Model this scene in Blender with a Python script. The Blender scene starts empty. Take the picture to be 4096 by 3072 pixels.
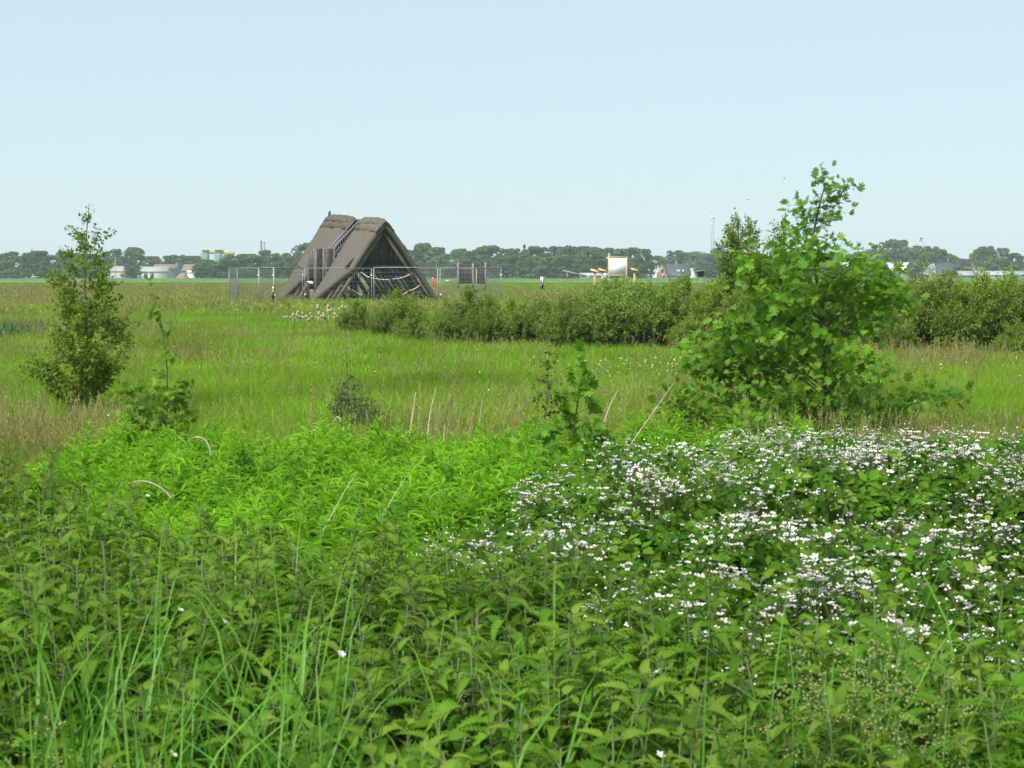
import bpy, math, random
import numpy as np
from mathutils import Matrix, Vector

R = math.radians
SC = bpy.context.scene
COL = SC.collection
rng = np.random.default_rng(7)

# ------------------------------------------------------------------ camera
EYE = 1.70
FPX = 6827.0                     # focal length in pixels of the 4096 px wide photograph
HORIZON = 1095.0
PITCH = math.atan((1536 - HORIZON) / FPX)
cam_d = bpy.data.cameras.new('camera')
cam_d.sensor_width = 36.0
cam_d.lens = 36.0 * FPX / 4096.0
cam_d.clip_start = 0.05
cam_d.clip_end = 9000
cam_d.dof.use_dof = True
cam_d.dof.focus_distance = 40.0
cam_d.dof.aperture_fstop = 17.0
cam = bpy.data.objects.new('camera', cam_d)
COL.objects.link(cam)
cam.location = (0, 0, EYE)
cam.rotation_euler = (R(90) - PITCH, 0, 0)
SC.camera = cam

# ------------------------------------------------------------------ sky, sun, exposure
SUN_EL, SUN_AZ = 52.0, 215.0     # azimuth clockwise from +Y (the view direction): behind, to the left
world = bpy.data.worlds.new('World')
SC.world = world
world.use_nodes = True
wn = world.node_tree.nodes
wl = world.node_tree.links
wn.clear()
w_out = wn.new('ShaderNodeOutputWorld')
w_bg = wn.new('ShaderNodeBackground')
w_sky = wn.new('ShaderNodeTexSky')
w_sky.sky_type = 'NISHITA'
w_sky.sun_disc = False
w_sky.sun_elevation = R(SUN_EL)
w_sky.sun_rotation = R(SUN_AZ)
w_sky.altitude = 0
w_sky.air_density = 1.0
w_sky.dust_density = 1.0
w_sky.ozone_density = 2.0
# a thin even veil of high cloud over the whole dome
w_mix = wn.new('ShaderNodeMix')
w_mix.data_type = 'RGBA'
w_mix.inputs[0].default_value = 0.72
w_mix.inputs[7].default_value = (6.5, 8.2, 9.1, 1)
wl.new(w_sky.outputs[0], w_mix.inputs[6])
wl.new(w_mix.outputs[2], w_bg.inputs[0])
w_bg.inputs[1].default_value = 0.0665
wl.new(w_bg.outputs[0], w_out.inputs[0])

sun_d = bpy.data.lights.new('sun', 'SUN')
sun_d.energy = 4.0
sun_d.angle = R(30)
sun_d.color = (1.0, 0.96, 0.88)
sun = bpy.data.objects.new('sun', sun_d)
COL.objects.link(sun)
_a, _e = R(SUN_AZ), R(SUN_EL)
_to_sun = Vector((math.sin(_a) * math.cos(_e), math.cos(_a) * math.cos(_e), math.sin(_e)))
sun.rotation_euler = _to_sun.to_track_quat('Z', 'Y').to_euler()
sun.location = (-40, -40, 80)

SC.view_settings.view_transform = 'Standard'
SC.view_settings.look = 'None'
SC.view_settings.gamma = 1.0
SC.view_settings.use_curve_mapping = False
SC.view_settings.exposure = 0.75
cy = SC.cycles
cy.max_bounces = 7
cy.diffuse_bounces = 4
cy.glossy_bounces = 2
cy.transmission_bounces = 4
cy.volume_bounces = 2
cy.transparent_max_bounces = 4
cy.caustics_reflective = False
cy.caustics_refractive = False
cy.sample_clamp_indirect = 6
cy.use_denoising = True
cy.denoiser = 'OPENIMAGEDENOISE'
cy.denoising_input_passes = 'RGB_ALBEDO_NORMAL'
SC.render.film_transparent = False


# ------------------------------------------------------------------ helpers: projection
def P(px, py, D):
    """point at distance D (along +Y) that the photograph shows at pixel px, py (4096 x 3072)"""
    dx = (px - 2048) / FPX
    dy = -(py - 1536) / FPX
    c, s = math.cos(PITCH), math.sin(PITCH)
    y = c + dy * s
    z = -s + dy * c
    k = D / y
    return Vector((dx * k, D, EYE + z * k))


def X(px, D):
    return (px - 2048) / FPX * D


def Zat(py, D):
    return P(2048, py, D).z


# ------------------------------------------------------------------ helpers: meshes
class T:
    """a small template mesh"""
    def __init__(self, V, F):
        self.V = np.array(V, float)
        self.L = np.array([i for f in F for i in f], int)
        self.S = np.array([len(f) for f in F], int)


class MB:
    def __init__(self):
        self.v, self.l, self.s, self.m, self.t = [], [], [], [], []
        self.n = 0

    def add(self, V, F, mat=0, tint=0.5):
        V = np.asarray(V, float).reshape(-1, 3)
        self.v.append(V)
        self.l.append(np.array([i for f in F for i in f], int) + self.n)
        self.s.append(np.array([len(f) for f in F], int))
        self.m.append(np.full(len(F), mat, int))
        self.t.append(np.full(len(V), tint))
        self.n += len(V)
        return self

    def inst(self, tpl, M, pos, scl, tint=None, mat=0):
        """copies of template tpl; M (k,3,3), pos (k,3), scl (k,) or (k,3)"""
        k = len(pos)
        if k == 0:
            return self
        scl = np.asarray(scl, float)
        if scl.ndim == 1:
            scl = np.repeat(scl[:, None], 3, 1)
        V = tpl.V[None] * scl[:, None, :]
        V = np.einsum('kij,knj->kni', M, V) + np.asarray(pos)[:, None, :]
        nv = len(tpl.V)
        self.v.append(V.reshape(-1, 3))
        self.l.append((tpl.L[None] + (np.arange(k) * nv)[:, None] + self.n).ravel())
        self.s.append(np.tile(tpl.S, k))
        self.m.append(np.full(k * len(tpl.S), mat, int))
        if tint is None:
            tint = rng.random(k)
        self.t.append(np.repeat(np.asarray(tint, float), nv))
        self.n += k * nv
        return self

    def box(self, c, size, mat=0, rot=None, tint=0.5):
        x, y, z = [s / 2 for s in size]
        V = np.array([(-x, -y, -z), (x, -y, -z), (x, y, -z), (-x, y, -z), (-x, -y, z), (x, -y, z), (x, y, z), (-x, y, z)])
        if rot is not None:
            V = V @ np.array(rot).T
        return self.add(V + np.array(c), BOXF, mat, tint)

    def beam(self, a, b, w, h, up=(0, 0, 1), mat=0, tint=0.5):
        a, b = np.array(a, float), np.array(b, float)
        d = b - a
        M = frames(d[None], np.array(up, float)[None])[0]
        return self.box((a + b) / 2, (w, np.linalg.norm(d), h), mat, M, tint)

    def tube(self, pts, rad, n=6, mat=0, tint=0.5, cap=True):
        pts = np.asarray(pts, float)
        k = len(pts)
        rad = np.broadcast_to(np.asarray(rad, float), (k,))
        d = np.gradient(pts, axis=0)
        d /= np.linalg.norm(d, axis=1)[:, None] + 1e-12
        ref = np.array([0, 0, 1.0]) if abs(d[:, 2].mean()) < 0.9 else np.array([0, 1.0, 0])
        x = np.cross(d, ref)
        x /= np.linalg.norm(x, axis=1)[:, None] + 1e-12
        y = np.cross(x, d)
        a = np.arange(n) * 2 * math.pi / n
        V = pts[:, None] + rad[:, None, None] * (np.cos(a)[None, :, None] * x[:, None] + np.sin(a)[None, :, None] * y[:, None])
        F = []
        for i in range(k - 1):
            for j in range(n):
                q = (j + 1) % n
                F.append((i * n + j, i * n + q, (i + 1) * n + q, (i + 1) * n + j))
        if cap:
            F.append(tuple(range(n))[::-1])
            F.append(tuple((k - 1) * n + j for j in range(n)))
        return self.add(V.reshape(-1, 3), F, mat, tint)

    def mesh(self, name, mats, smooth=False):
        me = bpy.data.meshes.new(name)
        if self.n:
            v = np.concatenate(self.v)
            l = np.concatenate(self.l)
            s = np.concatenate(self.s)
            m = np.concatenate(self.m)
            t = np.concatenate(self.t)
            me.vertices.add(len(v))
            me.vertices.foreach_set('co', v.astype(np.float32).ravel())
            me.loops.add(len(l))
            me.loops.foreach_set('vertex_index', l.astype(np.int32))
            me.polygons.add(len(s))
            me.polygons.foreach_set('loop_start', (np.cumsum(s) - s).astype(np.int32))
            me.polygons.foreach_set('material_index', m.astype(np.int32))
            if smooth:
                me.polygons.foreach_set('use_smooth', np.ones(len(s), bool))
            a = me.attributes.new('tint', 'FLOAT', 'POINT')
            a.data.foreach_set('value', t.astype(np.float32))
            me.update(calc_edges=True)
        for mt in (mats if isinstance(mats, (list, tuple)) else [mats]):
            me.materials.append(mt)
        return me


BOXF = [(0, 3, 2, 1), (4, 5, 6, 7), (0, 1, 5, 4), (1, 2, 6, 5), (2, 3, 7, 6), (3, 0, 4, 7)]


def norm(a):
    return a / (np.linalg.norm(a, axis=-1, keepdims=True) + 1e-12)


def frames(d, up):
    y = norm(np.asarray(d, float))
    x = norm(np.cross(y, np.asarray(up, float)))
    z = np.cross(x, y)
    return np.stack([x, y, z], axis=2)


def rdir(k, r=None):
    v = (r or rng).normal(size=(k, 3))
    return norm(v)


def make(name, me, parent=None, loc=None, label=None, cat=None, group=None, kind=None, rz=None):
    o = bpy.data.objects.new(name, me)
    COL.objects.link(o)
    if parent is not None:
        o.parent = parent
    if loc is not None:
        o.location = loc
    if rz is not None:
        o.rotation_euler = (0, 0, rz)
    tag(o, label, cat, group, kind)
    return o


def tag(o, label=None, cat=None, group=None, kind=None):
    if label:
        o['label'] = label
    if cat:
        o['category'] = cat
    if group:
        o['group'] = group
    if kind:
        o['kind'] = kind
    return o


def thing(name, label, cat, loc=(0, 0, 0), rz=0.0, group=None):
    return make(name, None, None, loc, label, cat, group, None, rz)


def vnoise(x, y, seed=0):
    """smooth value noise 0..1 on arrays"""
    x = np.asarray(x, float)
    y = np.asarray(y, float)
    xi, yi = np.floor(x).astype(int), np.floor(y).astype(int)
    fx, fy = x - xi, y - yi
    fx, fy = fx * fx * (3 - 2 * fx), fy * fy * (3 - 2 * fy)

    def h(a, b):
        n = (a * 374761393 + b * 668265263 + seed * 974634777) & 0x7fffffff
        n = ((n ^ (n >> 13)) * 1274126177) & 0x7fffffff
        return ((n ^ (n >> 16)) & 0xffff) / 65535.0
    return (h(xi, yi) * (1 - fx) + h(xi + 1, yi) * fx) * (1 - fy) + (h(xi, yi + 1) * (1 - fx) + h(xi + 1, yi + 1) * fx) * fy


def fbm(x, y, seed=0):
    return (vnoise(x, y, seed) * 0.55 + vnoise(x * 2.1, y * 2.1, seed + 1) * 0.3 + vnoise(x * 4.3, y * 4.3, seed + 2) * 0.15)


# ------------------------------------------------------------------ helpers: materials
class NT:
    def __init__(self, name):
        self.m = bpy.data.materials.new(name)
        self.m.use_nodes = True
        self.n = self.m.node_tree.nodes
        self.l = self.m.node_tree.links
        self.n.clear()
        self.out = self.n.new('ShaderNodeOutputMaterial')

    def new(self, t, **kw):
        k = self.n.new('ShaderNode' + t)
        for a, b in kw.items():
            setattr(k, a, b)
        return k

    def mix(self, f, a, b, mode='MIX'):
        k = self.new('Mix', data_type='RGBA', blend_type=mode)
        for i, s in ((0, f), (6, a), (7, b)):
            if hasattr(s, 'is_linked'):
                self.l.new(s, k.inputs[i])
            elif i == 0:
                k.inputs[0].default_value = s
            else:
                k.inputs[i].default_value = tuple(s) + (1,) * (4 - len(s))
        return k.outputs[2]

    def noise(self, scale, detail=3, vec=None, rough=0.55):
        k = self.new('TexNoise')
        k.inputs['Scale'].default_value = scale
        k.inputs['Detail'].default_value = detail
        k.inputs['Roughness'].default_value = rough
        if vec is not None:
            self.l.new(vec, k.inputs['Vector'])
        return k.outputs['Fac']

    def ramp(self, f, lo, hi, a=0.0, b=1.0):
        k = self.new('MapRange')
        self.l.new(f, k.inputs[0])
        k.inputs[1].default_value = lo
        k.inputs[2].default_value = hi
        k.inputs[3].default_value = a
        k.inputs[4].default_value = b
        return k.outputs[0]

    def math(self, op, a, b):
        k = self.new('Math', operation=op)
        for i, s in ((0, a), (1, b)):
            if hasattr(s, 'is_linked'):
                self.l.new(s, k.inputs[i])
            else:
                k.inputs[i].default_value = s
        return k.outputs[0]

    def principled(self, col, rough=0.7, spec=0.3, metal=0.0, bump=None, bstr=0.3, bdist=0.01):
        k = self.new('BsdfPrincipled')
        if hasattr(col, 'is_linked'):
            self.l.new(col, k.inputs['Base Color'])
        else:
            k.inputs['Base Color'].default_value = tuple(col) + (1,)
        k.inputs['Roughness'].default_value = rough
        k.inputs['Specular IOR Level'].default_value = spec
        k.inputs['Metallic'].default_value = metal
        if bump is not None:
            b = self.new('Bump')
            b.inputs['Strength'].default_value = bstr
            b.inputs['Distance'].default_value = bdist
            self.l.new(bump, b.inputs['Height'])
            self.l.new(b.outputs[0], k.inputs['Normal'])
        return k.outputs[0]

    def done(self, sh):
        self.l.new(sh, self.out.inputs['Surface'])
        return self.m


def leaf_mat(name, c1, c2, trans=0.35, rough=0.5, spec=0.25, tcol=(1.25, 1.2, 0.5), src='tint', pscale=1.3, dry=None):
    """foliage: two leaf colours mixed per leaf, patches by position, light shining through"""
    t = NT(name)
    a = t.new('Attribute', attribute_name='tint').outputs['Fac']
    if src != 'tint':
        oi = t.new('ObjectInfo')
        a = t.math('FRACT', t.math('ADD', a, oi.outputs['Random']), 0)
    geo = t.new('NewGeometry')
    col = t.mix(a, c1, c2)
    if dry is not None:
        da = t.new('Attribute', attribute_name='dry', attribute_type='INSTANCER').outputs['Fac']
        col = t.mix(da, col, t.mix(a, dry[0], dry[1]))
    n = t.ramp(t.noise(pscale, 2, geo.outputs['Position']), 0.3, 0.7, 0.72, 1.28)
    hs = t.new('HueSaturation')
    t.l.new(n, hs.inputs['Value'])
    t.l.new(col, hs.inputs['Color'])
    col = hs.outputs[0]
    p = t.principled(col, rough, spec)
    if trans <= 0:
        return t.done(p)
    tr = t.new('BsdfTranslucent')
    t.l.new(t.mix(1.0, col, tcol, 'MULTIPLY'), tr.inputs[0])
    ms = t.new('MixShader')
    ms.inputs[0].default_value = trans
    t.l.new(p, ms.inputs[1])
    t.l.new(tr.outputs[0], ms.inputs[2])
    return t.done(ms.outputs[0])


def plain(name, c, rough=0.7, spec=0.3, metal=0.0, var=0.15, scale=6.0, c2=None, stretch=None, bstr=0.0, bdist=0.01, streak=None):
    """painted, wooden or metal surface with mottled wear"""
    t = NT(name)
    tc = t.new('TexCoord').outputs['Object']
    vec = tc
    if stretch:
        mp = t.new('Mapping')
        mp.inputs['Scale'].default_value = stretch
        t.l.new(tc, mp.inputs['Vector'])
        vec = mp.outputs[0]
    n = t.noise(scale, 4, vec)
    if c2 is None:
        c2 = tuple(min(1, x * (1 - 2 * var)) for x in c)
    oi = t.new('ObjectInfo')
    f = t.ramp(n, 0.32, 0.68)
    col = t.mix(f, c, c2)
    if streak is not None:
        s = t.ramp(t.noise(scale * 2.2, 3, vec, 0.65), 0.56, 0.66)
        col = t.mix(s, col, streak)
    hs = t.new('HueSaturation')
    t.l.new(t.ramp(oi.outputs['Random'], 0, 1, 1 - var, 1 + var), hs.inputs['Value'])
    t.l.new(col, hs.inputs['Color'])
    return t.done(t.principled(hs.outputs[0], rough, spec, metal, n if bstr else None, bstr, bdist))


M = {}
M['nettle'] = leaf_mat('nettle_leaf', (0.066, 0.168, 0.012), (0.125, 0.245, 0.022), 0.38, 0.65, 0.10, src='rand', pscale=2.5)
M['nettle_top'] = leaf_mat('nettle_shoot', (0.105, 0.205, 0.018), (0.15, 0.24, 0.03), 0.4, 0.65, 0.10, src='rand')
M['nettle_stem'] = leaf_mat('nettle_stem', (0.085, 0.15, 0.03), (0.10, 0.12, 0.05), 0.1, 0.6, 0.2, src='rand')
M['tassel'] = leaf_mat('nettle_tassel', (0.13, 0.18, 0.05), (0.15, 0.16, 0.07), 0.2, 0.8, 0.1)
M['oak'] = leaf_mat('oak_leaf', (0.072, 0.205, 0.013), (0.165, 0.315, 0.027), 0.44, 0.5, 0.18, src='rand', pscale=2.2)
M['oak_dull'] = leaf_mat('sapling_oak_leaf', (0.09, 0.21, 0.016), (0.165, 0.285, 0.03), 0.42, 0.55, 0.12, src='rand', pscale=2.2)
M['oak_red'] = leaf_mat('young_oak_leaf', (0.28, 0.20, 0.05), (0.30, 0.14, 0.04), 0.4, 0.45, 0.3)
M['bark'] = plain('sapling_bark', (0.075, 0.06, 0.045), 0.9, 0.1, c2=(0.12, 0.11, 0.09), scale=30)
M['birch_bark'] = plain('birch_bark', (0.23, 0.21, 0.17), 0.85, 0.1, c2=(0.10, 0.085, 0.065), scale=18)
M['birch'] = leaf_mat('birch_leaf', (0.09, 0.175, 0.015), (0.195, 0.28, 0.032), 0.44, 0.55, 0.14, pscale=2.0)
M['hawthorn'] = leaf_mat('small_sapling_leaf', (0.06, 0.10, 0.025), (0.12, 0.15, 0.04), 0.3, 0.5, 0.25, pscale=2.0)
M['willow'] = leaf_mat('willow_leaf', (0.095, 0.18, 0.026), (0.235, 0.315, 0.062), 0.38, 0.55, 0.15, src='rand', pscale=0.7)
M['willow_b'] = leaf_mat('willow_leaf_yellow', (0.13, 0.23, 0.024), (0.265, 0.355, 0.055), 0.38, 0.55, 0.15, src='rand', pscale=0.7)
M['bramble'] = leaf_mat('bramble_leaf', (0.028, 0.092, 0.007), (0.098, 0.21, 0.014), 0.32, 0.65, 0.08, src='rand', pscale=2.2)
M['bramble_new'] = leaf_mat('bramble_young_leaf', (0.14, 0.26, 0.025), (0.19, 0.30, 0.04), 0.4, 0.45, 0.3)
M['cane'] = plain('bramble_cane', (0.10, 0.05, 0.04), 0.7, 0.2, c2=(0.07, 0.10, 0.03), scale=12)
M['petal'] = leaf_mat('bramble_petal', (0.78, 0.72, 0.73), (0.85, 0.81, 0.81), 0.3, 0.6, 0.15, tcol=(1, 1, 1), pscale=3)
M['stamen'] = plain('bramble_stamen', (0.45, 0.42, 0.22), 0.8, 0.1)
M['golden'] = leaf_mat('goldenrod_leaf', (0.10, 0.30, 0.010), (0.215, 0.40, 0.018), 0.44, 0.5, 0.15, src='rand', pscale=1.2)
M['golden_stem'] = plain('goldenrod_stem', (0.20, 0.30, 0.05), 0.7, 0.2)
M['blade'] = leaf_mat('grass_blade', (0.07, 0.23, 0.02), (0.14, 0.31, 0.03), 0.36, 0.4, 0.3, src='rand', pscale=3)
M['panicle'] = leaf_mat('grass_panicle', (0.30, 0.33, 0.11), (0.38, 0.38, 0.17), 0.3, 0.7, 0.15)
M['panicle_pale'] = leaf_mat('bleached_panicle', (0.40, 0.36, 0.24), (0.48, 0.42, 0.30), 0.3, 0.7, 0.15)
GREEN = ((0.115, 0.27, 0.012), (0.205, 0.365, 0.022))
DRY = ((0.21, 0.26, 0.042), (0.30, 0.295, 0.085))
M['grass'] = leaf_mat('meadow_grass', *GREEN, 0.36, 0.6, 0.1, src='rand', pscale=0.35, dry=DRY)
M['seedgrass'] = leaf_mat('seeding_grass', (0.19, 0.215, 0.06), (0.27, 0.25, 0.10), 0.3, 0.7, 0.15, src='rand', pscale=0.4,
                          dry=((0.24, 0.215, 0.095), (0.29, 0.225, 0.115)))
M['rush'] = leaf_mat('dark_rush', (0.03, 0.09, 0.03), (0.05, 0.13, 0.035), 0.3, 0.5, 0.25)
M['deadstem'] = plain('dead_stalk', (0.50, 0.44, 0.33), 0.8, 0.2, c2=(0.36, 0.30, 0.21), scale=25)
M['fluff'] = plain('cattail_fluff', (0.46, 0.39, 0.28), 0.95, 0.05, c2=(0.34, 0.26, 0.17), scale=40)
M['reedstem'] = plain('cattail_stem', (0.34, 0.32, 0.17), 0.8, 0.1)
M['white_flower'] = leaf_mat('white_petal', (0.78, 0.80, 0.80), (0.82, 0.82, 0.76), 0.2, 0.7, 0.1, tcol=(1, 1, 1))
M['yellow_flower'] = leaf_mat('yellow_petal', (0.75, 0.55, 0.03), (0.78, 0.62, 0.06), 0.2, 0.7, 0.1, tcol=(1, 1, 0.6))
M['thatch'] = plain('weathered_thatch', (0.17, 0.155, 0.128), 0.95, 0.05, c2=(0.095, 0.086, 0.07), scale=5.0, stretch=(7, 2.2, 7), bstr=0.9, bdist=0.05, streak=(0.22, 0.205, 0.175))
M['ridge'] = plain('thatch_ridge', (0.15, 0.132, 0.10), 0.95, 0.05, c2=(0.08, 0.07, 0.053), scale=7.0, bstr=0.8, bdist=0.04)
M['plank_dark'] = plain('tarred_plank', (0.056, 0.050, 0.048), 0.8, 0.15, c2=(0.034, 0.030, 0.029), var=0.3, scale=3.0, stretch=(6, 6, 0.7), streak=(0.13, 0.122, 0.118))
M['plank_grey'] = plain('weathered_plank', (0.155, 0.145, 0.13), 0.85, 0.15, c2=(0.06, 0.055, 0.05), var=0.2, scale=3.0, stretch=(6, 6, 0.6), streak=(0.28, 0.27, 0.25))
M['timber'] = plain('old_rafter', (0.15, 0.13, 0.105), 0.85, 0.15, c2=(0.085, 0.072, 0.058), var=0.2, scale=3.0, stretch=(2, 2, 2))
M['timber_pale'] = plain('bare_rafter', (0.24, 0.20, 0.15), 0.85, 0.15, c2=(0.15, 0.12, 0.09), var=0.2, scale=4.0)
M['concrete'] = plain('concrete', (0.27, 0.26, 0.24), 0.9, 0.1, c2=(0.19, 0.185, 0.17), scale=8)
M['galv'] = plain('galvanised_steel', (0.25, 0.265, 0.28), 0.5, 0.4, metal=0.2, c2=(0.18, 0.19, 0.20), scale=9)
M['wire'] = plain('fence_wire', (0.22, 0.235, 0.25), 0.5, 0.4, metal=0.3)
M['white'] = plain('white_paint', (0.78, 0.79, 0.80), 0.6, 0.3, var=0.05)
M['panel_white'] = plain('white_board', (0.84, 0.86, 0.88), 0.85, 0.1, var=0.02, scale=1.5)
M['pale_wood'] = plain('fresh_timber', (0.58, 0.43, 0.24), 0.75, 0.2, c2=(0.48, 0.34, 0.17), scale=6)
M['brown_panel'] = plain('brown_board', (0.07, 0.05, 0.043), 0.7, 0.2, c2=(0.05, 0.037, 0.032), scale=3, stretch=(8, 8, 0.6))
M['post_grey'] = plain('grey_post', (0.25, 0.24, 0.22), 0.85, 0.1, c2=(0.15, 0.14, 0.13), scale=8)
M['black'] = plain('black_plastic', (0.018, 0.018, 0.02), 0.4, 0.4, var=0.1)
M['orange'] = plain('orange_red_paint', (0.42, 0.09, 0.035), 0.6, 0.3)
M['yellow_label'] = plain('yellow_label', (0.75, 0.50, 0.04), 0.5, 0.3, var=0.03)
M['blue_label'] = plain('blue_label', (0.05, 0.16, 0.42), 0.5, 0.3, var=0.03)
M['tape_red'] = plain('tape_red', (0.50, 0.10, 0.09), 0.5, 0.3)
M['brick'] = plain('red_brick', (0.25, 0.12, 0.085), 0.85, 0.15, c2=(0.19, 0.085, 0.06), scale=4)
M['tile_dark'] = plain('dark_roof_tile', (0.055, 0.06, 0.08), 0.6, 0.3, c2=(0.04, 0.045, 0.06), scale=3)
M['tile_red'] = plain('red_roof_tile', (0.22, 0.135, 0.115), 0.8, 0.2, scale=1.5)
M['sheet_grey'] = plain('grey_roof_sheet', (0.30, 0.31, 0.30), 0.6, 0.3, c2=(0.22, 0.23, 0.23), scale=1.0)
M['sheet_white'] = plain('white_roof_sheet', (0.52, 0.53, 0.53), 0.6, 0.3, var=0.05)
M['blue_wall'] = plain('blue_cladding', (0.13, 0.26, 0.45), 0.6, 0.3, scale=1)
M['cream_wall'] = plain('cream_wall', (0.60, 0.58, 0.50), 0.8, 0.2, scale=1)
M['grey_wall'] = plain('grey_wall', (0.25, 0.24, 0.22), 0.85, 0.15, scale=2)
M['brown_roof'] = plain('brown_roof', (0.17, 0.13, 0.11), 0.85, 0.15, scale=2)
M['greenhouse'] = plain('greenhouse_glass', (0.30, 0.36, 0.40), 0.3, 0.5, scale=1)
M['pane'] = plain('window_pane', (0.03, 0.035, 0.04), 0.15, 0.6, var=0.1)
M['pane_sky'] = plain('roof_light', (0.45, 0.55, 0.65), 0.2, 0.6, var=0.05)
M['green_steel'] = plain('green_silo', (0.11, 0.20, 0.16), 0.6, 0.3, scale=1)
M['yellow_steel'] = plain('yellow_conveyor', (0.50, 0.37, 0.15), 0.6, 0.3, scale=1)
M['chimney_red'] = plain('chimney_brick', (0.33, 0.13, 0.10), 0.85, 0.1, scale=1)
M['chimney_grey'] = plain('chimney_steel', (0.26, 0.27, 0.32), 0.6, 0.3, scale=1)
M['lattice'] = plain('mast_steel', (0.42, 0.44, 0.46), 0.5, 0.4)
M['soil'] = plain('heap_of_soil', (0.32, 0.19, 0.10), 0.95, 0.05, scale=2)
M['far_a'] = leaf_mat('far_tree_leaf', (0.034, 0.075, 0.020), (0.078, 0.125, 0.032), 0.2, 0.7, 0.1, src='tint', pscale=0.12)
M['far_b'] = leaf_mat('far_pale_tree_leaf', (0.06, 0.105, 0.03), (0.12, 0.165, 0.055), 0.2, 0.7, 0.1, src='tint', pscale=0.12)
M['far_c'] = leaf_mat('far_conifer', (0.016, 0.040, 0.020), (0.036, 0.066, 0.028), 0.1, 0.7, 0.1, src='tint', pscale=0.12)
M['far_bark'] = plain('far_bark', (0.10, 0.085, 0.07), 0.9, 0.1)
M['bird'] = plain('dark_feathers', (0.02, 0.02, 0.025), 0.8, 0.1)


# ------------------------------------------------------------------ ground and fields
def ground_material():
    t = NT('meadow_ground')
    geo = t.new('NewGeometry')
    pos = geo.outputs['Position']
    big = t.ramp(t.noise(0.05, 4, pos), 0.35, 0.65)
    mid = t.ramp(t.noise(0.6, 4, pos), 0.3, 0.7)
    fine = t.noise(18, 4, pos)
    col = t.mix(big, (0.075, 0.125, 0.022), (0.135, 0.14, 0.05))
    col = t.mix(t.math('MULTIPLY', mid, 0.5), col, (0.09, 0.085, 0.04))
    return t.done(t.principled(col, 0.95, 0.05, 0, fine, 0.8, 0.05))


def field_material(name, a, b):
    t = NT(name)
    pos = t.new('NewGeometry').outputs['Position']
    mp = t.new('Mapping')
    mp.inputs['Scale'].default_value = (0.02, 0.09, 1)
    t.l.new(pos, mp.inputs['Vector'])
    return t.done(t.principled(t.mix(t.ramp(t.noise(1.0, 4, mp.outputs[0]), 0.35, 0.65), a, b), 0.9, 0.1))


def sheet(name, x0, x1, y0, y1, z, mat, nx=1, ny=1):
    mb = MB()
    xs, ys = np.linspace(x0, x1, nx + 1), np.linspace(y0, y1, ny + 1)
    V = [(x, y, z) for y in ys for x in xs]
    F = [(j * (nx + 1) + i, j * (nx + 1) + i + 1, (j + 1) * (nx + 1) + i + 1, (j + 1) * (nx + 1) + i) for j in range(ny) for i in range(nx)]
    mb.add(V, F)
    return make(name, mb.mesh(name, mat), kind='structure')


sheet('ground', -1500, 1500, -60, 1540, 0.0, ground_material(), 8, 8)
sheet('mown_field', -500, 500, 262, 400, 0.02, field_material('mown_field', (0.11, 0.23, 0.03), (0.15, 0.25, 0.045)))
sheet('crop_field', -700, 700, 400, 760, 0.03, field_material('crop_field', (0.06, 0.135, 0.038), (0.09, 0.155, 0.05)))

# ------------------------------------------------------------------ leaf templates (base at 0, tip at +Y, face up +Z)


def serrate(n, wmax, droop, fold, tooth, shape=0.42, pleat=0.02):
    """serrated ovate leaf, one polygon per tooth and side"""
    V, F = [], []

    def w(t):
        return wmax * (math.sin(math.pi * min(1, t ** shape * 0.985 + 0.012)) ** 0.9)

    def z(t, x):
        return 0.35 * droop * math.sin(t * 2.2) - droop * t * t + fold * abs(x)
    ts = [i / n for i in range(n + 1)]
    for t in ts:
        V.append((0, t, z(t, 0) - 0.01))
    for sgn in (-1, 1):
        e0 = len(V)
        for t in ts:
            x = w(t) * 0.86
            V.append((sgn * x, min(1, t + 0.02), z(t, x) - pleat))
        t0 = len(V)
        for i in range(n):
            t = ts[i] + 0.72 / n
            x = w(t) * (1 + tooth)
            V.append((sgn * x, min(0.99, t + 0.5 / n), z(t, x) + pleat))
        for i in range(n):
            f = (i, e0 + i, t0 + i, e0 + i + 1, i + 1)
            F.append(f if sgn < 0 else f[::-1])
    return T(V, F)


NETTLE = [serrate(9, 0.20, 0.38, 0.30, 0.10, 0.42, 0.024), serrate(9, 0.22, 0.6, 0.18, 0.10, 0.42, 0.024), serrate(9, 0.185, 0.25, 0.38, 0.10, 0.42, 0.024)]


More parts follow.
